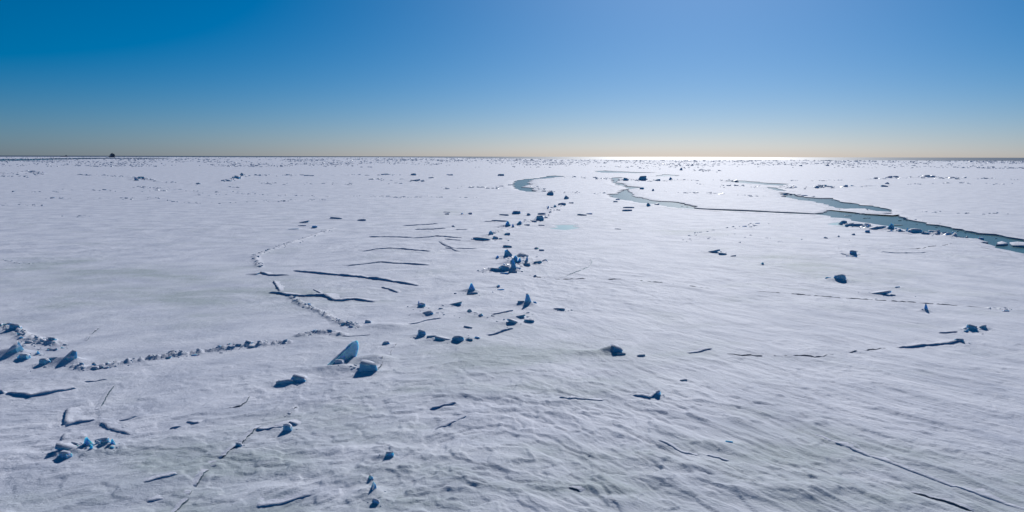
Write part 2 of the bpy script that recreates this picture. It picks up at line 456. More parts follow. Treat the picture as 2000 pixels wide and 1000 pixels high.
blk(915, 643, 19, 3.5, 'flat', 'thin plate above the row of dark blocks, centre')
blk(1003, 634, 26, 9, 'slab', 'dark leaning plate under the upright ice finger', yaw=0.25)
blk(1016, 622, 20, 5, 'slab', 'pale ribbed plate above the dark leaning plate', yaw=-0.3)
blk(1034, 631, 20, 4, 'flat', 'flat dark plate at the right end of the leaning plate')
blk(1030, 612, 8, 2.5, 'flat', 'tiny flat plate between the ice finger and the pale ribbed plate')
blk(1093, 607, 22, 4, 'flat', 'flat dark plate right of the upright ice finger')
blk(823, 660, 17, 11, 'lump', 'dark rounded block at the left end of the curved row below centre')
blk(843, 663, 20, 5, 'flat', 'low rubble next to the dark rounded block of the curved row')
blk(863, 668, 30, 6, 'slab', 'pale shaded plate in the middle of the curved row', yaw=0.1)
blk(895, 670, 22, 9, 'lump', 'dark wedge shaped block right of the middle of the curved row')
blk(917, 668, 14, 4, 'flat', 'flat plate right of the wedge shaped block of the curved row')
blk(932, 664, 10, 4, 'lump', 'small block at the right end of the curved row below centre')
blk(718, 635, 14, 5, 'lump', 'small dark lump right of the corner where two rubble lines meet')
blk(754, 676, 14, 5, 'lump', 'small dark block behind the rounded blue block')
blk(1643, 550, 22, 11, 'lump', 'large dark blue boulder of ice standing alone at right', dep=1.0, yaw=0.4)
blk(1618, 547, 12, 4, 'flat', 'small broken plate just left of the large boulder at right')
blk(1720, 577, 36, 7, 'slab', 'snow covered tilted plate right of and below the large boulder', yaw=-0.15)
blk(1744, 578, 10, 3, 'flat', 'small dark plate at the tip of the snow covered tilted plate')
blk(1810, 608, 10, 12, 'finger', 'little upright ice post with a snow tail at right', yaw=0.0)
blk(1900, 646, 20, 9, 'lump', 'dark jagged block left of the flat topped block near the right edge')
blk(1920, 643, 14, 8, 'flat', 'flat topped block at the right end of the right edge group')
blk(1888, 648, 10, 4, 'lump', 'small lump at the left foot of the right edge group')
blk(1876, 669, 18, 5, 'lump', 'snowy lump at the right end of the long right ledge')
blk(1393, 494, 24, 6, 'slab', 'dark tilted plate alone in the right middle snow field', yaw=-0.3)
blk(1412, 498, 16, 4, 'flat', 'flat plate just right of the dark tilted plate')
blk(1432, 501, 12, 3, 'flat', 'small plate at the end of the row of three plates')
blk(1490, 518, 9, 5, 'pyr', 'small pointed block right of the row of three plates')
blk(1667, 499, 14, 7, 'lump', 'dark block between the boulder and the long lead')
blk(1665, 503, 20, 2, 'flat', 'thin dark plate below the block between boulder and lead')
blk(1753, 563, 14, 3, 'flat', 'green tinged flat patch of ice right of the large boulder')
# ---- central heap
CH = 'in the central ice heap'
for a in [(992, 483, 18, 4.5, 'flat', 'flat box shaped block at the top of the central heap'), (993, 503, 18, 14, 'pyr', 'big blue pyramid at the top left of the central heap'),
          (972, 505, 9, 6, 'pyr', 'small dark wedge left of the big blue pyramid of the central heap'), (1020, 503, 28, 8, 'pyr', 'long low wedge at the top right of the central heap'),
          (1004, 515, 19, 15, 'pyr', 'steep blue peak in the middle of the central heap'), (1014, 515, 13, 10, 'pyr', 'blunt blue peak right of the steep peak of the central heap'),
          (1028, 513, 9, 11, 'pyr', 'narrow pointed peak at the right of the central heap'), (1028, 519, 16, 5, 'flat', 'dark plate under the narrow pointed peak of the central heap'),
          (1050, 515, 17, 4, 'flat', 'flat dark slab right of the narrow peak of the central heap'), (1065, 512, 14, 5, 'pyr', 'small wedge at the far right of the central heap'),
          (1049, 486, 13, 4, 'pyr', 'dark wedge above right of the central heap'), (1058, 490, 10, 3.5, 'flat', 'small plate beside the dark wedge above right of the central heap'),
          (1003, 530, 14, 20, 'finger', 'tall pale upright shard at the front of the central heap'), (986, 530, 18, 9, 'lump', 'rounded blue lump left of the tall pale shard'),
          (968, 530, 21, 5, 'flat', 'long flat blue slab at the left front of the central heap'), (985, 535, 16, 3, 'flat', 'thin dark plate at the front foot of the central heap'),
          (1002, 533, 16, 4, 'flat', 'flat plate at the foot of the tall pale shard'), (1013, 525, 10, 4, 'flat', 'small plate right of the tall pale shard')]:
    blk(*a)
blk(1045, 540, 6, 3, 'lump', 'tiny lump on the thin crack below the central heap')
# ---- chain of blocks leading away from the central heap
for a in [(941, 470, 34, 5, 'flat', 'long dark box shaped slab at the left of the block chain'), (960, 461, 15, 9, 'pyr', 'blue wedge above the long box shaped slab'), (968, 467, 13, 5, 'lump', 'dark lump right of the long box shaped slab'),
          (978, 467, 7, 3, 'flat', 'tiny plate right of the dark lump near the long slab'), (991, 444, 15, 11, 'pyr', 'peaked blue block at the middle of the block chain'), (1014, 441, 13, 9, 'pyr', 'second peaked block, right in the middle of the chain'),
          (1003, 446, 9, 7, 'pyr', 'small peak between the two peaked blocks of the chain'), (1055, 432, 16, 9, 'lump', 'round topped blue block right of the peaked chain blocks'), (1042, 435, 13, 4, 'flat', 'dark plate left of the round topped chain block'),
          (1029, 441, 11, 3, 'flat', 'dark plate below left of the round topped chain block'), (1008, 418, 18, 5, 'lump', 'jagged low block upper left of the round topped block'), (1032, 421, 8, 4, 'lump', 'small lump right of the jagged low chain block'),
          (1058, 420, 15, 4, 'flat', 'flat tilted plate above the round topped chain block'), (1098, 402, 15, 6, 'flat', 'stepped dark block near the upper end of the chain'), (1085, 406, 9, 5, 'pyr', 'small dark block left of the stepped block'),
          (1070, 409, 7, 6, 'pyr', 'tiny upright block at the left of the stepped block'), (1115, 398, 10, 3, 'flat', 'small plate right of the stepped block'), (1107, 389, 11, 7, 'pyr', 'pointed dark block above the stepped block'),
          (1075, 382, 14, 6, 'lump', 'dark rubble block by the left lead'), (1137, 422, 18, 3.2, 'flat', 'long thin dark plate right of the chain'), (1151, 420, 12, 3.5, 'flat', 'plate at the right end of the long thin plate'),
          (985, 421, 20, 3, 'flat', 'thin plate left of the jagged low chain block'), (976, 433, 32, 3, 'flat', 'long thin dark plate above the peaked blocks'), (918, 420, 11, 4.5, 'pyr', 'little dark wedge left of the block chain'),
          (903, 420, 13, 3.5, 'pyr', 'low wedge left of the little dark wedge'), (873, 420, 9, 2.5, 'flat', 'leftmost plate of the row left of the block chain'), (990, 460, 12, 4, 'lump', 'low lump between the two blue wedges of the chain'),
          (1267, 404, 15, 7, 'pyr', 'dark wedge on the lower bank of the winding lead'), (1283, 401, 9, 3, 'lump', 'small lump right of the dark wedge on the lead bank'), (1207, 391, 12, 3.5, 'pyr', 'small wedge on the bank left of the winding lead'),
          (1202, 395, 9, 3, 'flat', 'small plate below the wedge left of the winding lead'), (1228, 407, 22, 2.6, 'flat', 'thin plate below the winding lead'), (1225, 413, 20, 3, 'flat', 'thin plate lower below the winding lead'),
          (1207, 448, 12, 2.5, 'flat', 'lone thin plate right of the turquoise pool'), (1058, 441, 12, 2.5, 'flat', 'thin dark plate left of the turquoise pool'),
          (657, 429, 25, 4, 'flat', 'long dark plate alone left of centre in the far snow'), (706, 432, 16, 3.2, 'flat', 'shorter dark plate right of the long plate left of centre'), (593, 436, 20, 4.5, 'slab', 'tilted plate at the far left end of the rubble arc'),
          (614, 446, 10, 4, 'flat', 'dark block below the tilted plate of the rubble arc'), (572, 449, 20, 2.2, 'flat', 'thin plate left of the rubble arc'), (590, 442, 16, 2, 'flat', 'thin plate under the tilted plate of the rubble arc'),
          (885, 444, 12, 3.5, 'pyr', 'small dark wedge at the end of the thin ledges'), (873, 416, 14, 2.2, 'flat', 'pale teal plate left of the block chain')]:
    blk(*a)
# ---- ridge by the wide lead
for a in [(1648, 438, 13, 7.5, 'flat', 'leftmost steep block of the blue ridge beside the wide lead'), (1670, 443, 32, 6.5, 'flat', 'long blue block of the ridge beside the wide lead'), (1694, 443, 14, 5, 'lump', 'snowy lump behind the long blue block of the lead ridge'),
          (1706, 449, 22, 6, 'slab', 'pale tilted slab in the middle of the lead ridge'), (1722, 449, 20, 5, 'flat', 'dark flat block left of the peak of the lead ridge'), (1741, 450, 18, 12, 'pyr', 'dark pyramid, highest peak of the lead ridge'),
          (1758, 455, 13, 7, 'pyr', 'pale pointed block right of the ridge peak by the lead'), (1772, 455, 9, 9, 'pyr', 'narrow upright block right of the ridge peak by the lead'), (1790, 457, 28, 8, 'lump', 'broad round blue block at the right of the lead ridge'),
          (1808, 459, 14, 4, 'flat', 'flat end piece of the broad round block in the lead ridge'), (1825, 457, 22, 4.5, 'lump', 'low pale rubble right of the broad round block by the lead'), (1866, 464, 15, 7, 'pyr', 'last pointed block of the lead ridge at right'),
          (1853, 462, 10, 5, 'lump', 'pale lump left of the last pointed block of the lead ridge'), (1695, 455, 9, 5, 'lump', 'boulder just below the lead ridge'), (1637, 464, 9, 3, 'pyr', 'small wedge below the left end of the lead ridge'),
          (1667, 460, 7, 3, 'lump', 'tiny lump right of the small wedge below the lead ridge'), (1614, 467, 9, 3, 'pyr', 'leftmost small wedge below the lead ridge'), (1917, 469, 10, 4, 'lump', 'small dark lump on the pointed tongue of ice by the wide lead')]:
    blk(*a)
# ---- blocks along the far bank
for a in [(1255, 353, 17, 8, 'lump', 'large dark block on the far bank, biggest of its row'), (1310, 352.5, 11, 6, 'pyr', 'dark block near the right end of the far bank row'), (1223, 353.5, 10, 5, 'lump', 'dark block left of the biggest far bank block'),
          (1285, 353.8, 12, 4, 'lump', 'low block between the two large blocks of the far bank row'), (1254, 370.8, 10, 4, 'lump', 'dark block in the snow between the winding lead and the far bank'), (1276, 373.5, 9, 4.5, 'pyr', 'second dark block between the winding lead and the far bank'),
          (1330, 333, 8, 6, 'pyr', 'dark pointed block above the far bank row'), (1602, 366, 9.9, 4.3, 'lump', 'rough dark heap in the far right ridge'), (1652, 366, 10, 4, 'lump', 'dark block in the right half of the far right ridge'),
          (1734, 360, 10, 4, 'pyr', 'dark block at the right end of the far right ridge'), (1810, 346, 14.3, 3.6, 'lump', 'long dark heap in the farthest right ridge'), (1616, 324.6, 7.7, 3.2, 'lump', 'dark heap close under the sea horizon at right'),
          (1564, 325, 6.6, 2.9, 'lump', 'dark heap left of the heap under the sea horizon'), (275, 350, 13.2, 4.3, 'lump', 'dark heap in the middle of the far left rubble line'), (266, 353, 10, 5, 'pyr', 'pointed block at the left of the far left heap'),
          (387, 360, 9, 3.5, 'pyr', 'small wedge at the right end of the far left rubble line'), (463, 350, 9.9, 5.8, 'lump', 'tall dark heap at the end of the far left middle line'), (473, 343, 12, 5, 'pyr', 'peak on top of the dark heap of the far left middle line'),
          (447, 354.5, 9, 3.5, 'lump', 'small pale lump left of the dark heap of the far left middle line'), (807, 343, 9, 4, 'lump', 'dark block in the far row straight behind the thin ledges'), (808, 354, 26, 4.5, 'slab', 'pale broken plate in the far middle snow'), (978, 344, 11, 4, 'lump', 'round dark block left of the left lead')]:
    blk(*a)

# ---- rubble lines
ridge([(0, 640), (28, 647), (55, 660), (85, 668), (112, 672)], 90, (4, 22), (2, 10), 'block in the rubble heap that runs in from the left edge above the large pyramid', 'rubble heap at the left edge', 5, 0.9, 1)
ridge([(30, 668), (60, 678), (95, 686), (130, 676)], 34, (3, 14), (1.5, 5), 'small piece scattered below the left edge rubble heap', 'pieces below the left edge heap', 5, 0.3, 2)
ridge([(148, 718), (165, 722), (230, 714), (300, 702), (360, 694), (400, 688), (440, 683), (500, 676), (562, 671)], 190, (3, 15), (1.5, 5.5), 'block in the long low rubble ridge that runs left from the tall tilted slab', 'long low ridge left of the tilted slab', 4.2, 1.7, 3)
ridge([(585, 658), (620, 652), (650, 652), (668, 657)], 50, (3, 16), (1.5, 6), 'block in the short rubble ridge just above the tall tilted slab', 'short ridge above the tilted slab', 3, 1.2, 4)
ridge([(570, 582), (590, 598), (612, 605), (640, 620), (660, 632), (700, 641)], 110, (2.5, 11), (1.5, 5), 'piece in the diagonal rubble line that descends towards the tall tilted slab', 'diagonal line above the tilted slab', 3.2, 1.4, 5)
ridge([(505, 521), (503, 512), (498, 500), (522, 491), (560, 478), (600, 465), (628, 455), (652, 447)], 90, (2, 8), (1, 3.4), 'piece in the thin curved rubble arc left of the thin ledges', 'thin rubble arc', 3.0, 1.1, 6)
ridge([(925, 530), (945, 528), (960, 527)], 9, (3, 8), (1.2, 2.5), 'tiny piece in the trail left of the central heap', 'trail left of the central heap', 1, 0.6, 7)
ridge([(710, 715), (690, 722), (660, 722), (700, 732), (750, 716)], 16, (4, 10), (1.5, 4), 'snowy crumb scattered at the foot of the tall tilted slab', 'crumbs at the tilted slab', 4, 0.4, 8, ('lump',))
ridge([(1925, 603), (1960, 605), (2010, 608)], 16, (4, 14), (1.2, 3), 'thin piece in the broken line at the right edge', 'broken line at the right edge', 2, 0.6, 9)
ridge([(1350, 460), (1380, 452), (1430, 446), (1470, 440), (1500, 436)], 14, (4, 12), (1.5, 3), 'small dark plate in the loose row below the winding lead at right', 'loose row below the winding lead', 3, 0, 10, ('flat', 'pyr'), False)
ridge([(1340, 470), (1370, 467), (1420, 462), (1480, 468), (1500, 462)], 14, (4, 14), (1.5, 3.2), 'small plate scattered in the right middle snow field', 'plates in the right middle field', 5, 0, 11, ('flat', 'pyr'), False)
ridge([(1470, 478), (1530, 470), (1600, 480), (1690, 480)], 10, (4, 12), (1.2, 2.6), 'small plate scattered in the snow below the lead ridge', 'plates below the lead ridge', 6, 0, 12, ('flat', 'pyr'), False)
ridge([(1215, 352), (1250, 353), (1300, 353.5), (1350, 352)], 30, (3, 9), (1.5, 4), 'block in the dark row along the far bank of the winding lead', 'row along the far bank', 1, 0.7, 13)
ridge([(1350, 352), (1400, 352), (1440, 354)], 12, (3, 9), (1.2, 3), 'piece in the right tail of the far bank row', 'tail of the far bank row', 1.5, 0.3, 14)
ridge([(1360, 360), (1420, 363), (1470, 365), (1500, 366)], 22, (3, 11), (1.2, 3), 'piece in the second row behind the large floe', 'second row behind the large floe', 1.6, 0.4, 15)
ridge([(1290, 373), (1320, 376), (1380, 377), (1430, 381), (1500, 384)], 24, (3, 12), (1, 2.4), 'piece in the thin line across the large floe', 'thin line across the large floe', 0.8, 0.4, 16)
ridge([(1525, 366), (1560, 367), (1610, 367), (1660, 365), (1700, 363), (1750, 363)], 34, (3, 14), (1.5, 4.5), 'block in the far right ridge above the wide lead', 'far right ridge', 1.4, 0.6, 17)
ridge([(1690, 351), (1740, 348), (1800, 346), (1860, 348), (1930, 350), (1990, 351)], 36, (3, 14), (1.2, 4), 'piece in the farthest right ridge', 'farthest right ridge', 1.2, 0.5, 18)
ridge([(1770, 359), (1830, 359), (1880, 357), (1940, 360), (1995, 361)], 22, (3, 11), (1, 2.6), 'piece in the thin row below the farthest right ridge', 'row below the farthest right ridge', 1.0, 0.4, 19)
ridge([(1540, 353), (1600, 353), (1670, 352)], 14, (3, 10), (1, 2.2), 'piece in the faint row left of the farthest right ridge', 'faint row at far right', 0.8, 0.3, 20)
ridge([(1750, 413), (1845, 415), (1900, 418), (1985, 420)], 14, (4, 12), (1.2, 3), 'small piece on the snow beyond the wide lead', 'pieces beyond the wide lead', 1.5, 0, 21, ('flat', 'pyr'), False)
ridge([(1755, 421), (1768, 426), (1800, 432)], 10, (3, 8), (1.2, 3), 'small piece on the far edge of the wide lead', 'pieces on the far edge of the wide lead', 1.0, 0, 22)
ridge([(1535, 379), (1580, 384), (1625, 387)], 12, (4, 12), (1.2, 4), 'piece on the upper edge of the wide lead', 'pieces on the upper edge of the wide lead', 1.0, 0, 23)
ridge([(1035, 358), (1045, 365), (1060, 370)], 14, (2, 6), (1, 2.5), 'small piece on the inner bank of the left lead', 'inner bank of the left lead', 3, 0, 24)
ridge([(1062, 374), (1090, 376), (1150, 377), (1190, 378)], 18, (3, 12), (1.2, 3), 'piece in the line between the two leads', 'line between the two leads', 1.0, 0.4, 25)
ridge([(1100, 345), (1140, 347), (1190, 350)], 18, (3, 9), (1.2, 3.4), 'piece in the row behind the floe between the leads', 'row behind the floe between the leads', 1.4, 0.4, 26)
ridge([(1250, 328), (1300, 331), (1370, 333), (1410, 336)], 22, (3, 9), (1.2, 3.4), 'piece in the distant row above the far bank', 'distant row above the far bank', 1.6, 0.4, 27)
ridge([(0, 338), (25, 339), (60, 336), (92, 341)], 26, (3, 12), (1.2, 4), 'block in the ridge at the far left edge', 'ridge at the far left edge', 1.8, 0.7, 28)
ridge([(0, 344.5), (40, 345.5), (75, 343)], 14, (3, 10), (1, 3), 'block in the lower row at the far left edge', 'lower row at the far left edge', 0.8, 0.6, 29)
ridge([(140, 341), (190, 343), (250, 345), (265, 349), (290, 351), (310, 355), (330, 357), (385, 360)], 40, (3, 10), (1, 3), 'piece in the far left rubble line', 'far left rubble line', 1.0, 0.6, 30)
ridge([(428, 356), (450, 352), (470, 344), (490, 346)], 18, (3, 9), (1.2, 4), 'piece around the dark heap of the far left middle line', 'pieces around the far left middle heap', 1.6, 0.6, 31)
ridge([(440, 365), (455, 366), (470, 367)], 6, (4, 10), (1.2, 2.4), 'piece in the short line under the far left middle heap', 'short line under the far left middle heap', 0.8, 0.4, 32)
ridge([(500, 343), (555, 342), (640, 343), (700, 342), (760, 342), (830, 343), (885, 342)], 36, (3, 12), (1.2, 3.2), 'piece in the far middle row', 'far middle row', 0.8, 0.5, 33)
ridge([(720, 350), (770, 352), (830, 354), (850, 347)], 22, (3, 12), (1, 3), 'piece scattered below the far middle row', 'scatter below the far middle row', 1.8, 0.3, 34)
ridge([(860, 366), (900, 367), (960, 367), (1000, 362)], 22, (3, 11), (1, 2.8), 'piece scattered left of the left lead', 'scatter left of the left lead', 2.0, 0.3, 35)
for i, (p, n) in enumerate([([(500, 358), (580, 359), (680, 360), (800, 359)], 26), ([(495, 381), (570, 382), (650, 383), (760, 385), (930, 386)], 36), ([(500, 392), (530, 395), (575, 392), (640, 391)], 20),
                            ([(0, 374), (50, 375), (110, 375)], 14), ([(85, 386), (150, 388), (250, 388), (310, 389)], 24), ([(230, 388), (300, 387), (345, 395), (400, 396), (500, 395)], 20), ([(5, 400), (40, 398), (85, 401)], 10),
                            ([(260, 366), (330, 368), (400, 375), (480, 374)], 26), ([(380, 382), (430, 380), (500, 378)], 20), ([(120, 370), (180, 372), (300, 373), (340, 372)], 18), ([(120, 423), (150, 422), (185, 421)], 6), ([(0, 507), (30, 513), (60, 517), (90, 512)], 14)]):
    ridge(p, n, (3, 9), (0.8, 2.0), 'speck of ice in the faint lines of the far left snow', 'faint far lines', 1.2, 0.5, 50 + i, ('flat', 'pyr', 'lump'))

ridge([(1592, 367), (1603, 365), (1614, 367)], 14, (3, 8), (1.6, 4), 'piece of the rough dark heap in the far right ridge', 'rough heap in the far right ridge', 1.5, 0.8, 70)
ridge([(1795, 346), (1812, 345), (1826, 347)], 14, (3, 9), (1.4, 3.6), 'piece of the long dark heap in the farthest right ridge', 'long heap in the farthest right ridge', 1.5, 0.6, 71)
ridge([(263, 351), (275, 348), (292, 352)], 16, (3, 9), (1.6, 4.5), 'piece of the dark heap in the far left rubble line', 'heap in the far left rubble line', 1.6, 0.8, 72)
ridge([(455, 351), (464, 347), (476, 344)], 16, (3, 8), (1.6, 4.5), 'piece of the tall dark heap of the far left middle line', 'tall heap of the far left middle line', 1.8, 0.8, 73)
ridge([(1640, 437), (1680, 443), (1720, 448), (1760, 453), (1800, 457), (1840, 459), (1872, 463)], 80, (3, 12), (1.5, 5), 'piece in the blue rubble ridge beside the wide lead', 'rubble ridge beside the wide lead', 2.2, 1.2, 74)
ridge([(975, 530), (990, 520), (1000, 512), (1015, 515), (1030, 518)], 40, (3, 9), (1.5, 5), 'small broken piece in the central ice heap', 'broken pieces in the central heap', 3.5, 0.9, 75)
ridge([(955, 464), (985, 447), (1010, 440), (1040, 434), (1058, 429), (1085, 406), (1105, 398)], 46, (2.5, 8), (1.2, 3.5), 'small broken piece along the chain of blocks behind the central heap', 'broken pieces along the chain', 4, 0.5, 76)
ridge([(110, 890), (135, 882), (165, 876), (200, 872), (225, 876)], 30, (4, 14), (2, 8), 'snowy piece in the lower left ice heap', 'pieces in the lower left heap', 5, 1.1, 77)
ridge([(815, 658), (850, 664), (890, 668), (935, 664)], 24, (3, 10), (1.2, 4), 'small piece along the curved row below centre', 'pieces along the curved row', 3, 0.5, 78)
ridge([(820, 612), (870, 606), (920, 612), (970, 620), (1010, 628), (1040, 610)], 26, (3, 10), (1, 3), 'small piece among the scattered wedges', 'pieces among the scattered wedges', 9, 0, 79, ('flat', 'lump', 'pyr'), False)
ridge([(1885, 645), (1905, 643), (1928, 642)], 14, (3, 10), (1.5, 4), 'small piece in the right edge group', 'pieces in the right edge group', 2, 0.8, 80)

# ---- raised ledges: broken plates whose edges face the camera
ledge([(500, 537), (509, 533), (525, 538), (545, 538), (565, 537)], 6, 'short straight dark ledge where the curved rubble arc begins')
ledge([(572, 528), (602, 532), (650, 536), (695, 540), (750, 547), (790, 554), (815, 558)], 6.5, 'longest dark ledge, running right from the rubble arc', 2.0)
ledge([(534, 549), (539, 558), (546, 568)], 6, 'short steep ledge between the two left ledges', 0.9, 1)
ledge([(524, 572), (548, 574), (562, 578), (600, 579), (632, 578), (648, 586), (670, 587), (692, 585), (728, 591)], 7, 'wavy dark ledge below the longest ledge', 1.8)
ledge([(745, 561), (760, 565), (776, 571)], 4.5, 'short dark ledge right of the wavy ledge', 1.0)
ledge([(611, 565), (625, 573)], 2.5, 'tiny ledge between the longest and the wavy ledge', 0.6)
ledge([(708, 491), (735, 488), (760, 485.5), (766, 485.5), (800, 488), (838, 491)], 3.2, 'thin roof shaped ledge, second of the stacked thin ledges from below', 3)
ledge([(678, 519), (710, 515), (745, 511), (790, 515), (838, 517.5)], 3.2, 'thin roof shaped ledge, lowest of the stacked thin ledges', 3)
ledge([(720, 463.5), (760, 463.5), (808, 464.5)], 3, 'long straight thin ledge left of the kinked ledge', 3)
ledge([(806, 466), (842, 463.5), (852, 462), (902, 465)], 3, 'kinked thin ledge at the right end of the long straight ledge', 3)
ledge([(787, 441.5), (820, 439.5), (856, 437)], 2.6, 'topmost straight thin ledge, rising to the right', 3)
ledge([(810, 449), (840, 449), (872, 447)], 2.8, 'straight thin ledge just below the topmost one', 3)
ledge([(868, 467), (900, 470)], 2.4, 'short thin ledge under the kinked ledge', 2)
ledge([(889, 450), (915, 449)], 2.2, 'short thin ledge at the right of the upper thin ledges', 2)
ledge([(857, 471), (864, 477), (872, 481), (890, 485), (932, 486)], 2.4, 'curved thin ledge sweeping right, below the kinked ledge', 2.5)
ledge([(868, 484), (880, 486), (892, 491)], 3.0, 'short slanting ledge inside the curved thin ledge', 2)
ledge([(985, 432), (960, 433), (945, 433)], 1.8, 'faint thin ledge above the long thin plate', 2)
ledge([(-12, 772), (0, 771), (8, 772)], 16, 'dark corner step at the left edge', 0.7)
ledge([(12, 772), (35, 775), (60, 778), (100, 771), (150, 760)], 9.5, 'bold dark curved ledge near the left edge', 1.6)
ledge([(128, 832), (150, 826), (170, 824), (188, 821)], 7, 'front ledge of the square plate in the lower left', 1.3)
ledge([(126, 830), (129, 815), (132, 800)], 9, 'steep left side of the square plate in the lower left', 0.8, -1)
ledge([(120, 862), (124, 854), (129, 846)], 6, 'short steep ledge above the lower left ice heap', 0.7, -1)
ledge([(198, 827), (210, 838), (225, 842), (252, 850)], 4, 'slanting thin ledge right of the square plate', 1.0)
ledge([(232, 822), (250, 819), (270, 813)], 3.5, 'faint ledge above the slanting thin ledge', 1.0)
ledge([(364, 824), (376, 827), (390, 827)], 4.5, 'small dark ledge alone in the lower left snow', 0.9)
ledge([(330, 839), (345, 837), (356, 834)], 4.5, 'small ledge left of and below the small dark ledge', 0.8)
ledge([(280, 948), (305, 942), (330, 937), (346, 931)], 5.5, 'rough rising ledge near the bottom left', 0.9, rag=0.5)
ledge([(286, 980), (300, 979), (318, 975)], 6, 'low ledge at the bottom left edge', 0.9)
ledge([(498, 841), (530, 839), (550, 836), (566, 827), (580, 833)], 5.5, 'hooked ledge left of bottom centre', 0.9)
ledge([(840, 799), (860, 797), (892, 789)], 6, 'short dark ledge below the curved row', 0.7, rag=0.5)
ledge([(845, 840), (870, 833), (890, 826), (913, 815)], 4.5, 'thin slanting ledge below the short dark ledge', 0.7, fade=(0.7, 0.1))
ledge([(800, 637), (815, 634), (835, 628), (862, 623)], 4, 'thin ledge left of the curved row, rising right', 1.0, rag=0.5)
ledge([(963, 615), (985, 611), (1003, 607)], 4, 'thin ledge left of the upright ice finger', 1.0)
ledge([(953, 657), (965, 655), (980, 650), (1003, 643)], 6, 'ribbed ledge under the dark leaning plate', 0.8, rag=0.5)
ledge([(668, 660), (690, 659), (725, 656)], 2, 'faint thin ledge above the tall tilted slab', 0.8)
ledge([(1755, 678), (1790, 677), (1830, 674), (1860, 671), (1884, 668)], 5, 'long dark ledge near the right edge', 1.2)
ledge([(1833, 650), (1850, 650), (1872, 648)], 4, 'short ledge above the long dark ledge near the right edge', 1.0)
ledge([(1236, 776), (1255, 779), (1268, 783), (1284, 775)], 6, 'short bent dark ledge right of centre', 0.7)
ledge([(1285, 864), (1310, 874), (1335, 885), (1362, 891)], 3.2, 'thin ledge in the rough snow, lower right of centre', 0.6)
ledge([(1378, 892), (1400, 896), (1424, 902)], 4, 'short ledge right of the thin ledge in the rough snow', 0.6)
ledge([(1590, 850), (1640, 869), (1700, 893), (1745, 909), (1800, 930), (1850, 949), (1930, 976), (2020, 1006)], 3.6, 'longest straight dark ledge crossing the lower right corner', 0.9, fade=(0.6, 0.3))
ledge([(1345, 690), (1370, 686), (1392, 682)], 3.5, 'faint drift ledge left of the long thin crack', 1.0)
ledge([(1090, 783), (1110, 789), (1140, 785), (1180, 783)], 4.5, 'drift ledge left of the short bent dark ledge', 1.2)
ledge([(1640, 497), (1668, 503)], 1.6, 'thin low ledge below the dark block between boulder and lead', 1.0)
ledge([(1720, 494), (1770, 496), (1812, 495)], 1.8, 'thin ledge right of the boulder, below the lead ridge', 1.2)
ledge([(500, 995), (545, 987), (585, 976), (610, 970)], 5, 'wide drift ledge at the bottom edge', 1.0, rag=0.5)
ledge([(165, 748), (190, 747), (210, 744)], 4, 'faint ledge right of the bold curved ledge', 0.9, rag=0.6)

# ---- cracks
crack([(335, 1005), (352, 990), (367, 977), (374, 960), (392, 938), (404, 922), (415, 914)], 2.6, 'lower end of the long crack in the lower left snow')
crack([(424, 912), (427, 905), (420, 900), (440, 893), (450, 882), (466, 872), (480, 861), (496, 842), (512, 829)], 2.4, 'middle of the long crack in the lower left snow')
crack([(552, 813), (568, 808), (576, 798), (582, 794)], 2.4, 'short upper piece of the long lower left crack')
crack([(600, 789), (625, 778), (650, 769), (668, 762), (686, 747)], 2.0, 'dotted crack leading to the rounded blue block', gaps=0.65)
crack([(194, 803), (204, 786), (214, 770), (226, 752)], 2.2, 'thin crack above the square plate')
crack([(776, 673), (770, 680), (762, 690), (765, 700), (750, 706)], 1.8, 'thin jagged crack right of the rounded blue block', gaps=0.2)
crack([(748, 706), (746, 716), (738, 726)], 2.4, 'curved crack along the right foot of the rounded blue block', gaps=0.1)
crack([(1417, 692), (1430, 694), (1446, 697), (1475, 695), (1500, 694), (1570, 695), (1592, 698), (1608, 697), (1618, 692)], 2.2, 'long thin dark crack across the right snow', gaps=0.15)
crack([(1618, 692), (1660, 688), (1690, 684), (1720, 681), (1757, 677)], 1.2, 'faint end of the long crack joining the right ledge', gaps=0.4)
crack([(1020, 533), (1050, 541), (1090, 545), (1150, 545), (1210, 547), (1300, 554), (1350, 560), (1400, 566)], 1.4, 'dotted crack running right from the central heap', gaps=0.5)
crack([(1470, 570), (1530, 574), (1600, 580), (1650, 583), (1690, 586), (1730, 588), (1830, 594), (1925, 602)], 1.4, 'long dotted crack below the large boulder', gaps=0.35)
crack([(1104, 541), (1112, 536), (1135, 529), (1150, 521), (1157, 512), (1152, 504)], 1.8, 'teal tinted crack right of the central heap', gaps=0.3, floor=POOLW)
crack([(1775, 962), (1795, 967), (1812, 973), (1850, 984), (1905, 1003)], 2.6, 'thin crack below the longest straight ledge, lower right', gaps=0.2)
crack([(1108, 956), (1118, 960), (1134, 966)], 4.0, 'short dark green crack at the bottom, right of centre', gaps=0.1)
crack([(445, 797), (470, 794), (482, 786), (488, 773)], 1.8, 'short curved crack in the lower left snow', gaps=0.3)
crack([(168, 668), (178, 655), (195, 640)], 1.2, 'faint short crack above the long low ridge', gaps=0.3)
crack([(1770, 487), (1800, 487), (1815, 483), (1845, 480), (1860, 476)], 1.4, 'thin crack below the right end of the lead ridge', gaps=0.3)

# snow banked up around the central heap, the chain and the lead ridge
BERMS.append(([G(*p) for p in [(960, 529), (985, 527), (1003, 522), (1025, 514), (1050, 513)]], 0.28, 1.1))
BERMS.append(([G(*p) for p in [(988, 503), (1005, 508), (1025, 506)]], 0.25, 1.0))
BERMS.append(([G(*p) for p in [(945, 468), (990, 446), (1015, 440), (1056, 430), (1100, 400)]], 0.22, 1.2))
BERMS.append(([G(*p) for p in [(115, 890), (160, 880), (222, 876)]], 0.16, 0.6))
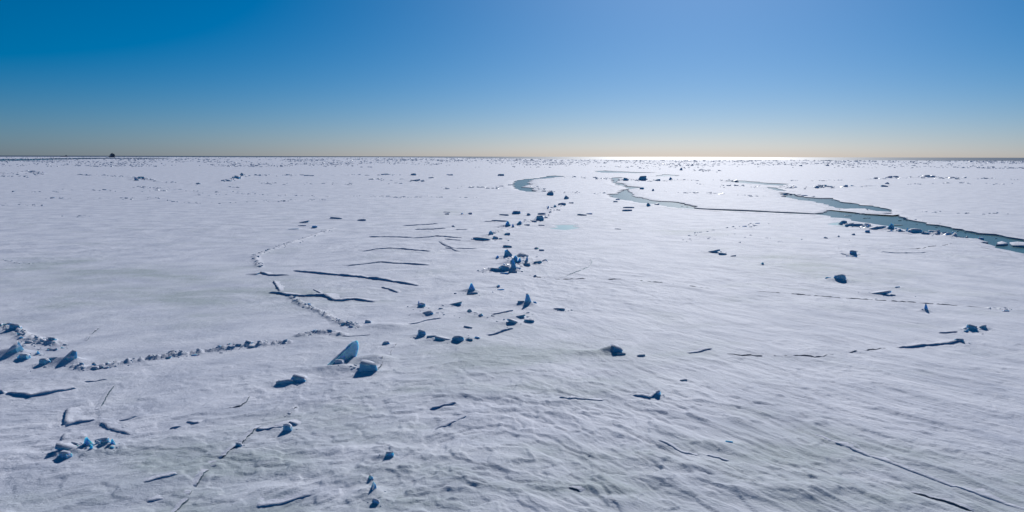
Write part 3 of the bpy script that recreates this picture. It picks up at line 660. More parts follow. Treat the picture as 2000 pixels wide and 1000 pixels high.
# mound under the tall slab, snow heap beside it
for (u, v, am, sa, sc) in [(668, 722, 0.22, 1.3, 0.6), (735, 706, 0.35, 1.1, 0.9), (760, 640, 0.22, 1.6, 0.8), (1196, 689, 0.42, 0.75, 0.5), (1180, 690, 0.2, 1.8, 0.7), (640, 920, 0.16, 2.0, 0.6), (1370, 915, 0.22, 1.6, 0.8), (1300, 905, 0.2, 1.8, 0.7),
                           (1120, 788, 0.22, 1.8, 0.5), (1010, 800, 0.18, 1.6, 0.6), (1350, 940, 0.2, 2, 0.7), (1450, 960, 0.2, 2, 0.6), (30, 890, 0.18, 2.6, 0.5), (60, 912, 0.15, 2.0, 0.4), (760, 920, 0.2, 1.2, 0.5), (560, 960, 0.15, 1.5, 0.5),
                           (1210, 985, 0.2, 1.4, 0.5), (1580, 960, 0.16, 2, 0.6), (830, 850, 0.14, 1.4, 0.5), (1430, 870, 0.18, 1.2, 0.5), (1190, 960, 0.14, 1.4, 0.6), (690, 880, 0.12, 1.6, 0.6)]:
    x, y = G(u, v); am *= 0.62 if v > 780 else 1.0; MOUNDS.append((x, y, am, sa, sc))

# ------------------------------------------------------------------ snow covered ice sheet (polar grid, finer close by)
def edge_radius(th):
    # the ice reaches farther out on the left than on the right
    u = 1000 + FPX * np.tan(th) / math.cos(PITCH)
    t = sstep(700, 1150, u)
    t2 = sstep(1500, 1800, u)
    return 9500 * (1 - t) + t * (3150 * (1 - t2) + 3300 * t2)
NR, NT = 1150, 1000
th = np.linspace(R(-47), R(47), NT)
t = np.linspace(0, 1, NR)[:, None]
R0 = 14.0
re = edge_radius(th)[None, :] * (1 + 0.02 * perlin(th * 40, th * 0, 5)[None, :])
RM = 150.0
q1 = np.linspace(0, 1, 790)[:, None]; q2 = np.linspace(0, 1, NR - 790 + 1)[1:, None]
rr = np.concatenate([R0 * (RM / R0) ** q1 * np.ones((1, NT)), RM * (re / RM) ** q2], 0)
X = rr * np.sin(th)[None, :]; Y = rr * np.cos(th)[None, :]
Hh = terrain(X.ravel(), Y.ravel())
bare = np.zeros(X.size)
xf, yf = X.ravel(), Y.ravel()
for (u, v, sa, sc) in BARE:
    gx, gy = G(u, v)
    sel = np.nonzero((np.abs(xf - gx) < 3 * sa) & (np.abs(yf - gy) < 3 * sa))
    d = np.exp(-((xf[sel] - gx) / sa) ** 2 - ((yf[sel] - gy) / (sc * 1.5)) ** 2)
    bare[sel] = np.maximum(bare[sel], 0.85 * d)
rf = np.hypot(xf, yf)
nb = perlin(xf / 7.0, yf / 4.0, 41) + 0.5 * perlin(xf / 2.5, yf / 1.4, 42)
bare = np.clip(bare * (0.75 + 0.9 * nb) + 0.30 * sstep(0.25, 0.9, nb) * (1 - sstep(100, 300, rf)), 0, 1)
co = np.empty((X.size, 3), np.float32)
co[:, 0] = xf; co[:, 1] = yf; co[:, 2] = Hh
ii = np.arange(NR * NT).reshape(NR, NT)
quads = np.stack([ii[:-1, :-1], ii[:-1, 1:], ii[1:, 1:], ii[1:, :-1]], -1).reshape(-1, 4)
me = bpy.data.meshes.new('snow_ice_ground')
me.vertices.add(len(co)); me.vertices.foreach_set('co', co.ravel())
me.loops.add(quads.size); me.loops.foreach_set('vertex_index', quads.ravel().astype(np.int32))
me.polygons.add(len(quads)); me.polygons.foreach_set('loop_start', np.arange(0, quads.size, 4, dtype=np.int32))
me.polygons.foreach_set('use_smooth', np.ones(len(quads), bool))
wa_, wc_ = wind_coords(xf, yf)
wv = np.stack([wa_, wc_, np.zeros_like(wa_)], 1).astype(np.float32)
wat = me.attributes.new('wind', 'FLOAT_VECTOR', 'POINT'); wat.data.foreach_set('vector', wv.ravel())
att = me.attributes.new('bare', 'FLOAT', 'POINT'); att.data.foreach_set('value', bare.astype(np.float32))
me.update(calc_edges=True)
me.materials.append(SNOW_G)
ground = link(bpy.data.objects.new('snow_ice_ground', me)); tag(ground, kind='structure')

# ------------------------------------------------------------------ water
def sector(name, r1, z, mat, half, n=64, center_y=-300.0):
    vs = [(0, center_y, z)]
    for i in range(n + 1):
        a = -half + 2 * half * i / n
        vs.append((r1 * math.sin(a), r1 * math.cos(a), z))
    fs = [(0, i + 2, i + 1) for i in range(n)]
    return mesh_obj(name, vs, fs, mat)
tag(sector('lead_water', 2900, WATER_Z, LEADW, R(50)), kind='structure')
tag(sector('open_sea', 120000, -0.55, SEA, R(80)), kind='structure')
for p in POOLS_G:
    c = p.mean(0)
    vs = [(c[0] + (q[0] - c[0]) * 1.25, c[1] + (q[1] - c[1]) * 1.25, -0.05) for q in p]
    tag(mesh_obj('meltwater_pool', vs, [tuple(range(len(vs)))[::-1]], POOLW), kind='structure')

# broken rims of the leads
def lead_rim(p):
    n = len(p)
    area = 0.5 * sum(p[i][0] * p[(i + 1) % n][1] - p[(i + 1) % n][0] * p[i][1] for i in range(n))
    sg = 1.0 if area > 0 else -1.0
    v, f, v2, f2 = [], [], [], []
    zs = Zs(p)
    for i in range(n):
        a, b = p[i - 1], p[(i + 1) % n]
        d = np.array(b) - np.array(a); d = d / max(1e-6, np.hypot(*d))
        o = np.array((d[1], -d[0])) * sg           # points away from the water
        r = math.hypot(*p[i]); w = 0.014 * r
        zt = min(max(zs[i], -0.05), 0.06)
        q = p[i] + o * w
        m = p[i] + o * 0.04
        zq = float(base_height(np.array([q[0]]), np.array([q[1]]))[0])
        v += [(*(p[i] - o * .02), WATER_Z - .6), (*p[i], zt)]
        v2 += [(*(p[i] - o * .03), zt - .012), (*m, zt + .02), (*q, zq + .012)]
    for i in range(n):
        j = (i + 1) % n
        f.append((2 * i, 2 * j, 2 * j + 1, 2 * i + 1))
        for k in range(2): f2.append((3 * i + k, 3 * j + k, 3 * j + k + 1, 3 * i + k + 1))
    mesh_obj('ice_edge', v, f, EDGE, ground)
    mesh_obj('snow_rim', v2, f2, SNOW, ground, True)
for p in LEADS_G[:7]: lead_rim(p)

# ------------------------------------------------------------------ ice blocks
def block_bm(rng, style, w, h, d):
    """closed lump of ice, base at z=0 with a foot below, roughly w wide, d deep, h high"""
    bm = bmesh.new(); pts = []
    lo = -0.35 * h - 0.10
    if style == 'pyr':
        n = rng.randint(5, 7); a0 = rng.random() * 6.28
        for i in range(n):
            a = a0 + 6.283 * i / n + rng.uniform(-.25, .25); k = rng.uniform(.85, 1.08)
            pts.append((w * .52 * k * math.cos(a), d * .52 * k * math.sin(a), lo))
            if rng.random() < .6: pts.append((w * .46 * k * math.cos(a), d * .46 * k * math.sin(a), h * rng.uniform(.1, .35)))
        px = rng.uniform(-.18, .22) * w
        pts.append((px, rng.uniform(-.05, .15) * d, h)); q_ = rng.choice((-1, 1)) * rng.uniform(.14, .30)
        pts.append((px + q_ * w, rng.uniform(-.05, .25) * d, h * rng.uniform(.55, .92)))
        pts.append((px - q_ * .5 * w, rng.uniform(-.3, -.1) * d, h * rng.uniform(.4, .7)))
    elif style == 'finger':
        for (f, zz) in ((.5, lo), (.42, .12 * h), (.26, .4 * h), (.24, .75 * h), (.13, h)):
            for i in range(5):
                a = 6.283 * i / 5 + rng.uniform(-.3, .3)
                pts.append((w * f * math.cos(a) - .12 * w * (zz / h) * 1.2, d * f * math.sin(a) * .8, zz + rng.uniform(-.03, .03) * h))
    elif style == 'flat':
        d = max(d, 2.2 * h); k0, k1 = rng.uniform(.55, 1.0), rng.uniform(.35, 1.0)
        if rng.random() < .5: k0, k1 = k1, k0
        n = 4
        for i in range(n + 1):
            t_ = i / n; x = w * (t_ - .5) * 1.02
            hh = h * ((k0 + (k1 - k0) * t_) + rng.uniform(-.10, .10)) * (0.82 if i in (0, n) else 1.0)
            yf = -.32 * d + rng.uniform(-.05, .05) * d + (.10 * d if i in (0, n) else 0)
            pts.append((x, yf, lo)); pts.append((x * .98, yf + .05 * h, hh))
            if 0 < i < n: pts.append((x * .95, .25 * d + rng.uniform(-.06, .1) * d, hh * rng.uniform(.28, .45)))
            pts.append((x * .9, .62 * d, lo))
    elif style == 'slab':
        n = rng.randint(5, 7); th_ = max(.35 * h, .10 * w)
        tl = math.asin(min(.95, h / max(w * 1.05, h * 1.06))) * rng.choice((1, 1, -1))
        ax = rng.uniform(.35, .9)
        for i in range(n):
            a = 6.283 * i / n + rng.uniform(-.25, .25); k = rng.uniform(.85, 1.1)
            x = w * .55 * k * math.cos(a); y = d * .5 * k * math.sin(a)
            for zz in (0, -th_):
                X_ = x * math.cos(tl) - zz * math.sin(tl); Z_ = x * math.sin(tl) + zz * math.cos(tl)
                pts.append((X_, y, Z_ + y * ax * .4 * 0 + h * .45))
        pts.append((0, 0, lo))
    else:
        tx, ty = rng.uniform(-.35, .35), rng.uniform(-.30, .10)
        for sx in (-1, 1):
            for sy in (-1, 1):
                jx, jy = rng.uniform(.75, 1.1), rng.uniform(.75, 1.1)
                pts.append((sx * w * .5 * jx, sy * d * .5 * jy, lo))
                f = rng.uniform(.62, .92)
                hz = h * max(.25, min(1.0, .80 + tx * sx + -ty * -sy + rng.uniform(-.08, .08)))
                pts.append((sx * w * .5 * f * jx, sy * d * .5 * f * jy, hz))
                if rng.random() < .6: pts.append((sx * w * .5 * jx, sy * d * .46 * jy, hz * rng.uniform(.35, .6)))
        pts.append((rng.uniform(-.25, .25) * w, rng.uniform(-.2, .2) * d, h))
    vs = [bm.verts.new(p) for p in pts]
    r = bmesh.ops.convex_hull(bm, input=vs)
    junk = {g for g in r['geom_interior'] + r['geom_unused'] if isinstance(g, bmesh.types.BMVert)}
    bmesh.ops.delete(bm, geom=list(junk), context='VERTS')
    return bm
def cap_mesh(bm, t):
    """a shell of snow on the faces that look up"""
    top = [f for f in bm.faces if f.normal.z > 0.62]
    if not top: return None
    vset = {}
    for f in top:
        for v in f.verts: vset.setdefault(v, len(vset))
    n = len(vset)
    cx = sum(v.co.x for v in vset) / n; cy = sum(v.co.y for v in vset) / n
    vs = [None] * (2 * n)
    for v, i in vset.items():
        o = v.co
        vs[i] = (cx + (o.x - cx) * 1.03, cy + (o.y - cy) * 1.03, o.z - 0.25 * t)
        vs[i + n] = (cx + (o.x - cx) * 0.97, cy + (o.y - cy) * 0.97, o.z + t)
    fs = [tuple(vset[v] + n for v in f.verts) for f in top]
    ts = set(top)
    for f in top:
        for l in f.loops:
            if not any(g in ts for g in l.edge.link_faces if g is not f):
                a, b = vset[l.vert], vset[l.link_loop_next.vert]
                fs.append((a, b, b + n, a + n))
    return vs, fs
def build_block(s, i):
    rng = random.Random(i * 7919 + 13)
    w, h = s['w'], s['h']
    d = s['dep'] if s['dep'] else w * rng.uniform(.45, .8)
    d = max(d, h * 0.7)
    if s['z'] is None:
        z = min(Zc[i], 0.6) - s.get('sink', 0.14) * h
    else: z = s['z']
    yaw = s['yaw'] if s['yaw'] is not None else rng.uniform(-.5, .5)
    return rng, block_bm(rng, s['style'], w, h, d), (s['x'], s['y'] + 0.3 * d, z), yaw
_r = random.Random(77)
for q in [q for q in SPECS if q['px'] > 9 and q['group'] is None and q['y'] < 110]:
    for _ in range(_r.randint(3, 6)):
        k = ppm(q['x'], q['y']); w_ = _r.uniform(2.2, 5.5) / k
        SPECS.append(dict(x=q['x'] + _r.gauss(0, .75) * q['w'], y=q['y'] + _r.gauss(-.1, .5) * q['w'], w=w_, h=w_ * _r.uniform(.3, .6), px=_r.uniform(1.5, 2.5), style=_r.choice(('lump', 'flat', 'pyr')), label='', group='crumbs', yaw=None, z=None, dep=None, name='ice_block', sink=.35))
SPECS.sort(key=lambda s: -s['px'])
Zc = Zs([(s['x'], s['y']) for s in SPECS])
NSINGLE = 298
KIND = {'flat': 'low flat plate', 'pyr': 'pointed block', 'lump': 'rounded lump', 'slab': 'tilted plate', 'finger': 'upright shard'}
ORD = ['leftmost', 'second', 'third', 'fourth', 'fifth', 'sixth', 'seventh', 'eighth', 'ninth', 'tenth', 'eleventh', 'twelfth', 'thirteenth', 'fourteenth']
sets = {}
for s_ in SPECS[:NSINGLE]:
    if s_['group']: sets.setdefault((s_['group'], s_['style']), []).append(s_)
for (g_, st_), lst in sets.items():
    lst.sort(key=lambda q: q['x'] / q['y'])
    pre = 'among the ' if g_.split()[0] in ('pieces', 'plates', 'crumbs', 'broken') else 'in the '
    for i_, q in enumerate(lst):
        o_ = '' if len(lst) == 1 or len(lst) > len(ORD) else ('leftmost ' if i_ == 0 else ORD[i_] + ' from left, ')
        q['label'] = o_ + KIND[st_] + ' ' + pre + g_
acc_v, acc_f = [], []
def rough_up(bm, rng, size):
    bmesh.ops.triangulate(bm, faces=bm.faces[:])
    bmesh.ops.subdivide_edges(bm, edges=bm.edges[:], cuts=2, use_grid_fill=True)
    bm.normal_update()
    nx, ny = rng.random() * 50, rng.random() * 50
    for v in bm.verts:
        a = 2.6 / size
        k = float(perlin(v.co.x * a + nx + v.co.z * a * .7, v.co.y * a + ny - v.co.z * a)) + .5 * float(perlin(v.co.x * a * 2.3 + nx, (v.co.y + v.co.z) * a * 2.3 + ny))
        v.co += v.normal * (0.055 * size * k)
for i, s in enumerate(SPECS):
    rng, bm, loc, yaw = build_block(s, i)
    if i < NSINGLE:
        lab = s['label']
        cap = cap_mesh(bm, 0.035 + 0.05 * s['h']) if s['px'] > 7 else None
        if s['px'] > 11: rough_up(bm, rng, min(s['w'], s['h'] * 1.6))
        elif s['px'] > 6:
            bmesh.ops.bevel(bm, geom=bm.edges[:], offset=0.06 * min(s['w'], s['h']), segments=1, affect='EDGES', clamp_overlap=True)
        m_ = bpy.data.meshes.new('ice_body'); bm.to_mesh(m_); bm.free()
        m_.materials.append(ICE if s['px'] > 6 else ICE_FAR)
        if cap:
            e = empty(s['name'], loc, yaw); tag(e, lab, 'ice block', s['group'])
            b_ = link(bpy.data.objects.new('ice_body', m_)); b_.parent = e
            mesh_obj('snow_cap', cap[0], cap[1], SNOW, e, True)
        else:
            o = link(bpy.data.objects.new(s['name'], m_)); o.location = loc; o.rotation_euler = (0, 0, yaw)
            tag(o, lab, 'ice block', s['group'])
    else:
        bm.verts.ensure_lookup_table()
        mt = Matrix.Translation(loc) @ Matrix.Rotation(yaw, 4, 'Z')
        b0 = len(acc_v)
        bm.verts.index_update()
        acc_v += [tuple(mt @ v.co) for v in bm.verts]
        acc_f += [tuple(b0 + v.index for v in f.verts) for f in bm.faces]
        bm.free()
tag(mesh_obj('small_ice_rubble', acc_v, acc_f, ICE_FAR), 'tiny dark ice crumbs in faint lines all over the far snow', 'ice rubble', kind='stuff')

# far pack ice: a field of broken blocks below the horizon
def far_field():
    rs = np.random.RandomState(21)
    vs, fs = [], []
    k = 0
    while k < 22000:
        u = rs.uniform(-60, 2060); dv = 1.8 + 20.0 * rs.rand() ** 1.7
        hz = 303.7 + 0.0021 * u
        x, y = G(u, hz + dv)
        r = math.hypot(x, y)
        if r > 0.97 * float(edge_radius(np.array([math.atan2(x, y)]))[0]): k += 1; continue
        band = 0.5 + 0.9 * float(perlin(u / 140.0, r / (0.10 * r + 120), 61)) + 0.7 * float(perlin(u / 30.0, math.log(r) * 22, 62))
        if dv > 11: band -= 0.25 * (dv - 11) / 5
        k += 1
        if rs.rand() > band: continue
        s = (0.5 + 1.2 * rs.rand() ** 2) * min(1.6, 0.6 + r / 2600)
        if dv > 9: s *= 0.7
        s *= 0.8
        w = s * rs.uniform(1.8, 6.0); d = s * rs.uniform(.8, 1.6)
        b0 = len(vs)
        j = rs.uniform(-.25, .25, (8, 2))
        q = [(-.5, -.5), (.5, -.5), (.5, .5), (-.5, .5)]
        for a in range(4): vs.append((x + w * (q[a][0] + j[a][0] * .5), y + d * (q[a][1] + j[a][1] * .5), -0.3))
        sh = rs.uniform(.3, .75)
        for a in range(4): vs.append((x + w * sh * (q[a][0] + j[a + 4][0]), y + d * sh * (q[a][1] + j[a + 4][1]), s * rs.uniform(.55, 1.0)))
        for f in ((4, 5, 6, 7), (0, 1, 5, 4), (1, 2, 6, 5), (2, 3, 7, 6), (3, 0, 4, 7)): fs.append(tuple(b0 + i_ for i_ in f))
    return vs, fs
v_, f_ = far_field()
tag(mesh_obj('far_pack_ice', v_, f_, PACK_ICE), 'field of broken pack ice blocks stretching below the horizon', 'pack ice', kind='stuff')

# ------------------------------------------------------------------ ledges and cracks
def resample(g, step, jit, rng):
    out = []
    for i in range(len(g) - 1):
        a, b = Vector(g[i]), Vector(g[i + 1]); L = (b - a).length
        n = max(1, int(L / step))
        for k in range(n): out.append(a.lerp(b, k / n))
    out.append(Vector(g[-1]))
    res = []
    for p in out: res.append(Vector((p.x + rng.gauss(0, jit), p.y + rng.gauss(0, jit))))
    return res
def normals(pts, side):
    ns = []
    for i in range(len(pts)):
        a = pts[max(0, i - 1)]; b = pts[min(len(pts) - 1, i + 1)]
        d = (b - a).normalized() if (b - a).length > 1e-6 else Vector((1, 0))
        n = Vector((-d.y, d.x))
        ns.append(n * side)
    # always away from the camera where the ledge runs across the view
    m = sum((n.dot(p.normalized()) for n, p in zip(ns, pts)))
    if side == 1 and m < 0: ns = [-n for n in ns]
    for _ in range(3):
        ns = [(ns[max(0, i - 1)] + ns[i] + ns[min(len(ns) - 1, i + 1)]).normalized() for i in range(len(ns))]
    return ns
def make_ledge(L, idx):
    rng = random.Random(idx * 31 + 5)
    g = [G(u, v) for u, v in L['pts']]
    mid = g[len(g) // 2]; k = ppm(*mid)
    h0 = L['hm'] or 0.43 * L['hpx'] / k
    step = max(0.10, min(0.8, 4.0 / k))
    pts = resample(g, step, min(0.05, step * .12), rng)
    ns = normals(pts, L['side'])
    n = len(pts)
    zs = Zs([(p.x, p.y) for p in pts])
    prof = (0, 0.18, 0.45, 0.75, 1.0)
    backs = [[p + q * (L['back'] * t_ * (1 + .25 * math.sin(i * .37 + idx))) for t_ in prof] for i, (p, q) in enumerate(zip(pts, ns))]
    zb = Zs([(b.x, b.y) for r_ in backs for b in r_]).reshape(n, len(prof))
    fa, fb = L['fade']
    o = Vector((mid[0], mid[1], 0))
    fv, ff, tv, tf = [], [], [], []
    for i in range(n):
        s = i / (n - 1)
        e = min(1, (s / fa)) if fa > 0 else 1
        e2 = min(1, ((1 - s) / fb)) if fb > 0 else 1
        en = math.sqrt(max(0.0, math.sin(min(e, e2) * math.pi / 2)))
        nz = float(perlin(i * step / .9, idx * 3.3)) * .45 + float(perlin(i * step / .3, idx * 7.7)) * .5 + .7 * float(perlin(i * step / 3.1, idx * 4.9))
        h = h0 * en * max(.15, 1 + L['rag'] * nz * 1.4)
        p, q = pts[i], ns[i]
        zt = zs[i] + h
        f0 = p - q * 0.02; f1 = p - q * (0.02 + .10 * h * nz)
        fv += [(f0.x - o.x, f0.y - o.y, zs[i] - .30), (f1.x - o.x, f1.y - o.y, zs[i] + h * .5), (p.x - o.x, p.y - o.y, zt)]
        top = p - q * (.06 * h + .01)
        row = [(top.x - o.x, top.y - o.y, zt - .015)]
        for j, t_ in enumerate(prof):
            b = backs[i][j]
            row.append((b.x - o.x, b.y - o.y, zb[i, j] + h * (1 - t_) ** 1.3 + (.025 * min(1, h / .1) if j == 0 else .01) - .07 * t_))
        tv += row
    m1 = len(prof) + 1
    for i in range(n - 1):
        for j in range(2): ff.append((i * 3 + j, (i + 1) * 3 + j, (i + 1) * 3 + j + 1, i * 3 + j + 1))
        for j in range(m1 - 1): tf.append((i * m1 + j, (i + 1) * m1 + j, (i + 1) * m1 + j + 1, i * m1 + j + 1))
    e = empty(L['name'], o); tag(e, L['label'], L['cat'])
    mesh_obj('ice_face', fv, ff, EDGE, e)
    mesh_obj('snow_top', tv, tf, SNOW, e, True)
for i, L in enumerate(LEDGES): make_ledge(L, i)
def make_crack(Cc, idx):
    rng = random.Random(idx * 77 + 3)
    g = [G(u, v) for u, v in Cc['pts']]
    mid = g[len(g) // 2]; k = ppm(*mid)
    w0 = 0.65 * Cc['wpx'] / k
    step = max(.08, min(.5, 3.0 / k))
    pts = resample(g, step, step * .16, rng)
    ns = normals(pts, 1); n = len(pts)
    o = Vector((mid[0], mid[1], 0))
    L_ = [[], []]; fl = []
    A = [p - q * w0 * .5 for p, q in zip(pts, ns)]; B = [p + q * w0 * .5 for p, q in zip(pts, ns)]
    za = Zs([(p.x, p.y) for p in A]); zb = Zs([(p.x, p.y) for p in B])
    far = [b + q * .35 for b, q in zip(B, ns)]; zf = Zs([(p.x, p.y) for p in far])
    v1, f1, v2, f2 = [], [], [], []
    for i in range(n):
        g_ = float(perlin(i * step / 1.1, idx * 5.1)) * .6 + .4 * float(perlin(i * step / .35, idx * 2.2)) + .5
        e = max(0.0, min(1.0, (g_ - Cc['gaps'] * .9) / .35)) * min(1, 6 * i / n, 6 * (n - 1 - i) / n)
        c = (pts[i]); wv = w0 * e
        a = c - ns[i] * wv * .5; b = c + ns[i] * wv * .5
        zz = (za[i] + zb[i]) / 2 + (.012 if e > .02 else -.05)
        lip = Cc['lip'] * e
        v1 += [(a.x - o.x, a.y - o.y, zz), (b.x - o.x, b.y - o.y, zz + .002), (b.x - o.x, b.y - o.y, zz + lip)]
        v2 += [(b.x - o.x, b.y - o.y, zz + lip - .008), (b.x + ns[i].x * .05 - o.x, b.y + ns[i].y * .05 - o.y, zz + lip + .006), (far[i].x - o.x, far[i].y - o.y, zf[i] - .03)]
    for i in range(n - 1):
        for j in range(2):
            f1.append((i * 3 + j, (i + 1) * 3 + j, (i + 1) * 3 + j + 1, i * 3 + j + 1))
            f2.append((i * 3 + j, (i + 1) * 3 + j, (i + 1) * 3 + j + 1, i * 3 + j + 1))
    e = empty('ice_crack', o); tag(e, Cc['label'], 'crack')
    mesh_obj('crack_opening', v1, f1, Cc['floor'], e)
    mesh_obj('snow_lip', v2, f2, SNOW, e, True)
for i, c in enumerate(CRACKS): make_crack(c, i)

# ------------------------------------------------------------------ the tall tilted slab
def tall_slab():
    P0 = Vector((*G(646, 720), 0.0))
    d = Vector((0.49, 0.87, 0)).normalized(); nn = Vector((d.y, -d.x, 0))
    tilt = 0.10
    def hit(u, v):
        r_ = ray(u, v); cp = Vector((0, 0, CAM_H))
        t_ = (P0 - cp).dot(nn) / r_.dot(nn)
        return cp + r_ * t_
    out = [(640, 726), (648, 712), (658, 702), (667, 694), (675, 686), (683, 677), (691, 668), (697, 664.5), (700.5, 667.5), (701, 673), (700, 682), (698, 690), (695, 699), (690, 708), (670, 722), (655, 727)]
    face = [hit(u, v) for u, v in out]
    zz = Z(P0.x, P0.y)
    e = empty('tilted_ice_slab', (P0.x, P0.y, 0)); tag(e, 'tall blue fin shaped ice slab standing tilted out of the snow, largest in view', 'ice slab')
    bm = bmesh.new()
    th_ = .44
    rows = 5
    n = len(face)
    rings = []
    for k in range(rows):
        t_ = k / (rows - 1)
        rings.append([bm.verts.new(p - P0 - nn * th_ * t_ * (1 - .55 * max(0, p.z) / 2.0) + Vector((0, -.22, -.10)) * t_) for p in face])
    for k in range(rows - 1):
        for i in range(n):
            j = (i + 1) % n
            bm.faces.new((rings[k][i], rings[k + 1][i], rings[k + 1][j], rings[k][j]))
    f1 = bm.faces.new(rings[0]); f2 = bm.faces.new(list(reversed(rings[-1])))
    bmesh.ops.recalc_face_normals(bm, faces=bm.faces[:])
    bmesh.ops.triangulate(bm, faces=[f1, f2])
    bmesh.ops.subdivide_edges(bm, edges=bm.edges[:], cuts=2, use_grid_fill=True)
    bm.normal_update()
    for v in bm.verts:
        k = float(perlin(v.co.x * 1.6 + v.co.z, v.co.y * 1.6 + 3)) + .5 * float(perlin(v.co.x * 5 + v.co.z * 4, v.co.y * 5 + 9))
        v.co += v.normal * .025 * k
    m_ = bpy.data.meshes.new('ice_body'); bm.to_mesh(m_); bm.free(); m_.materials.append(SLAB_ICE)
    b_ = link(bpy.data.objects.new('ice_body', m_)); b_.parent = e
    # frost crust on the upper left edge and a clump of snow near the foot
    rng = random.Random(4)
    vs, fs = [], []
    run = [face[i] for i in range(2, 6)]
    for i, p in enumerate(run):
        for t_ in (.62, .8, .97):
            q = p - P0 - nn * th_ * t_ * (1 - .55 * max(0, p.z) / 2.0) + Vector((0, -.22, -.10)) * t_
            vs.append((q.x, q.y, q.z + .035 * math.sin(3.14 * i / 3.0 + .2) + rng.uniform(0, .02) - .004))
    for i in range(3):
        for j in range(2): fs.append((i * 3 + j, i * 3 + j + 1, (i + 1) * 3 + j + 1, (i + 1) * 3 + j))
    mesh_obj('frost_crust', vs, fs, SNOW, e, True)
    bm = block_bm(random.Random(9), 'lump', .6, .30, .45); rough_up(bm, random.Random(2), .4)
    m_ = bpy.data.meshes.new('snow_clump'); bm.to_mesh(m_); bm.free(); m_.materials.append(SNOW)
    c_ = link(bpy.data.objects.new('snow_clump', m_)); c_.parent = e
    q = Vector((*G(662, 716), 0)) - P0; c_.location = (q.x, q.y, zz - .05)
tall_slab()

# ------------------------------------------------------------------ loose floes in the wide lead
def floe(out, label, thick=.34, zt=0.02):
    g = [Vector(G(u, v)) for u, v in out]
    c = sum(g, Vector((0, 0))) / len(g)
    rng = random.Random(len(label))
    pts = resample([tuple(p) for p in g] + [tuple(g[0])], .8, .10, rng)[:-1]
    e = empty('ice_floe', (c.x, c.y, 0)); tag(e, label, 'ice floe', None)
    n = len(pts)
    v = [(p.x - c.x, p.y - c.y, zt - .06) for p in pts] + [((p.x - c.x) * .99, (p.y - c.y) * .99, WATER_Z - .5) for p in pts]
    mesh_obj('ice_edge', v, [(i, (i + 1) % n, (i + 1) % n + n, i + n) for i in range(n)], EDGE, e)
    v = [(p.x - c.x, p.y - c.y, zt - .07) for p in pts] + [((p.x - c.x) * .97, (p.y - c.y) * .97, zt + .03) for p in pts] + [((p.x - c.x) * .6, (p.y - c.y) * .6, zt + .07 + rng.uniform(-.02, .02)) for p in pts] + [(0, 0, zt + .09)]
    f = []
    for i in range(n):
        j = (i + 1) % n
        f += [(i, j, j + n, i + n), (i + n, j + n, j + 2 * n, i + 2 * n), (i + 2 * n, j + 2 * n, 3 * n)]
    mesh_obj('snow_top', v, f, SNOW, e, True)
floe([(1641, 408.8), (1660, 407.5), (1690, 407.6), (1712, 412.5), (1738, 413.6), (1741, 415.6), (1733, 417.6), (1715, 418.6), (1680, 416.6), (1660, 413)], 'thin triangular snow floe lying across the middle of the wide lead')
floe([(1946, 474), (1955, 471.5), (1963, 473), (1969, 476), (1960, 478), (1949, 477.5)], 'small round white floe drifting near the right end of the wide lead')
floe([(1970, 474), (1985, 472.5), (2015, 474), (2030, 479), (2000, 481), (1975, 479)], 'long white floe at the right end of the wide lead, cut by the frame')
rng = random.Random(5)
for (u, v, w) in [(1655, 421.5, 13), (1672, 417.8, 5), (1692, 426, 4), (1697, 426, 5), (1688, 426.5, 5), (1756, 431, 7), (1752, 439.5, 18), (1828, 444, 6), (1625, 391, 4), (1620, 404, 5), (1650, 396, 6), (1908, 458, 7), (1885, 455, 3), (1945, 466, 4), (1790, 438, 3), (1870, 452, 3), (1332, 403, 5), (1342, 404.5, 4), (1352, 405, 4), (1700, 401.5, 5), (1580, 390, 4), (1938, 484, 6)]:
    x, y = G(u, v, WATER_Z); k = ppm(x, y)
    bm = block_bm(rng, 'flat', w / k, .12, max(.5, 2.2 * w / k * .6))
    m_ = bpy.data.meshes.new('brash_ice_piece'); bm.to_mesh(m_); bm.free(); m_.materials.append(CRACK if rng.random() < .6 else ICE_FAR)
    o = link(bpy.data.objects.new('brash_ice_piece', m_)); o.location = (x, y, WATER_Z - .02)
    tag(o, 'tiny sliver of brash ice floating in the open water', 'brash ice', 'brash ice slivers in the leads')

# ------------------------------------------------------------------ ships on the horizon
HULL = make_plain('haze_tint_hull_paint', (0.075, 0.105, 0.16), .5)  # dark hull, with distance haze mixed into its colour
SUPER = make_plain('haze_tint_superstructure', (0.12, 0.155, 0.215), .5)  # lighter and bluer: distance haze put into the colour
MASTP = make_plain('haze_tint_mast_paint', (0.09, 0.12, 0.17), .6)  # mast and funnel colour, haze blended in as well
GLASS = make_plain('bridge_glass', (0.05, 0.07, 0.10), .15)
def box(name, x0, x1, y0, y1, z0, z1, mat, parent, inset=0.0):
    v = [(x0, y0, z0), (x1, y0, z0), (x1, y1, z0), (x0, y1, z0), (x0 + inset, y0 + inset, z1), (x1 - inset, y0 + inset, z1), (x1 - inset, y1 - inset, z1), (x0 + inset, y1 - inset, z1)]
    return mesh_obj(name, v, [(0, 3, 2, 1), (4, 5, 6, 7), (0, 1, 5, 4), (1, 2, 6, 5), (2, 3, 7, 6), (3, 0, 4, 7)], mat, parent)
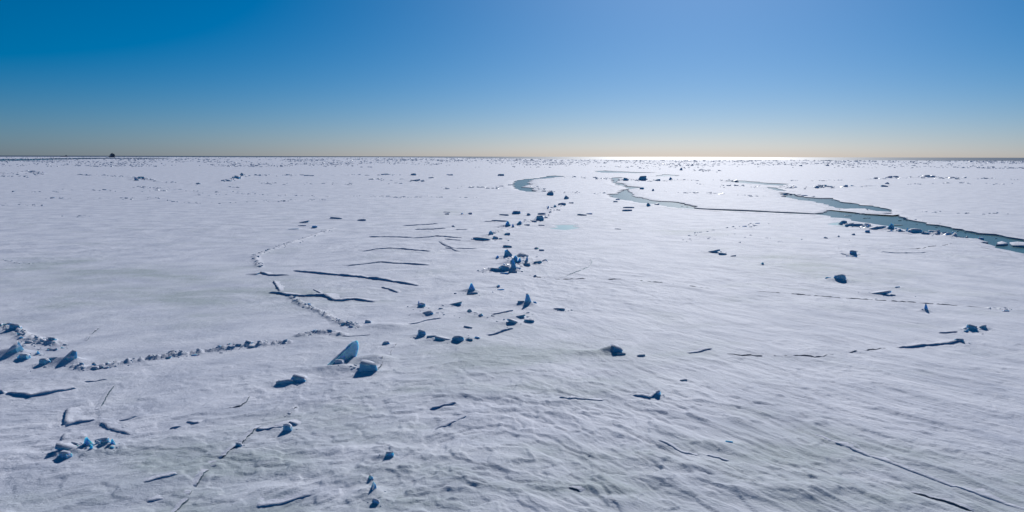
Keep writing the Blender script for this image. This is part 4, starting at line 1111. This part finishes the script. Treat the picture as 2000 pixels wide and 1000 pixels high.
def hull(L, B, D, parent):
    st = [(-.5, .82, 0), (-.45, .98, 0), (0, 1, 0), (.25, .95, .03), (.4, .6, .10), (.48, .2, .18), (.5, .02, .22)]
    v, f = [], []
    for (s, b, r_) in st:
        y = s * L
        v += [(-b * B / 2, y, D * (1 + r_)), (-b * B * .40, y * .97, -1.5), (b * B * .40, y * .97, -1.5), (b * B / 2, y, D * (1 + r_))]
    for i in range(len(st) - 1):
        a, b_ = i * 4, (i + 1) * 4
        f += [(a, b_, b_ + 1, a + 1), (a + 1, b_ + 1, b_ + 2, a + 2), (a + 2, b_ + 2, b_ + 3, a + 3), (a + 3, b_ + 3, b_, a)]
    f += [(0, 1, 2, 3), (24, 27, 26, 25)]
    return mesh_obj('hull', v, f, HULL, parent)
def ship(u, dist, yaw, L, B, D, sup, name, label):
    a = math.atan((u - 1000) / FPX * math.cos(PITCH))
    x, y = dist * math.sin(a), dist * math.cos(a)
    e = empty(name, (x, y, -.3), yaw + -a); tag(e, label, 'ship')
    hull(L, B, D, e)
    z = D
    for k, (y0, y1, bw, hh) in enumerate(sup):
        s = box('superstructure', -B * bw / 2, B * bw / 2, y0 * L, y1 * L, z - .02, z + hh, SUPER, e, .4)
        box('window_band', -B * bw / 2 * .9, B * bw / 2 * .9, y1 * L - .5, y1 * L + .15, z + hh * .45, z + hh * .75, GLASS, s)
        z += hh
    yy = (sup[-1][0] + sup[-1][1]) / 2 * L
    box('funnel', -B * .14, B * .14, yy - .14 * L, yy - .06 * L, z - 2.5, z + 3.2, MASTP, e, .5)
    mst = box('mast', -.6, .6, yy - .6, yy + .6, z - .02, z + 7.0, MASTP, e, .25)
    box('crossbar', -3.2, 3.2, yy - .3, yy + .3, z + 4.2, z + 4.9, MASTP, mst)
    return e
ship(219, 6000, math.pi + .30, 92, 26, 9.5, [(-.25, .22, .96, 5), (-.2, .18, .92, 5), (-.12, .15, .86, 4), (-.05, .12, .75, 3.5)], 'icebreaker_ship', 'dark icebreaker seen bow on at the left horizon')
ship(125, 9000, math.pi / 2 + .15, 66, 14, 6.5, [(-.36, -.08, .8, 5), (-.32, -.14, .7, 3.5)], 'cargo_ship', 'faint long low ship on the horizon left of the icebreaker')
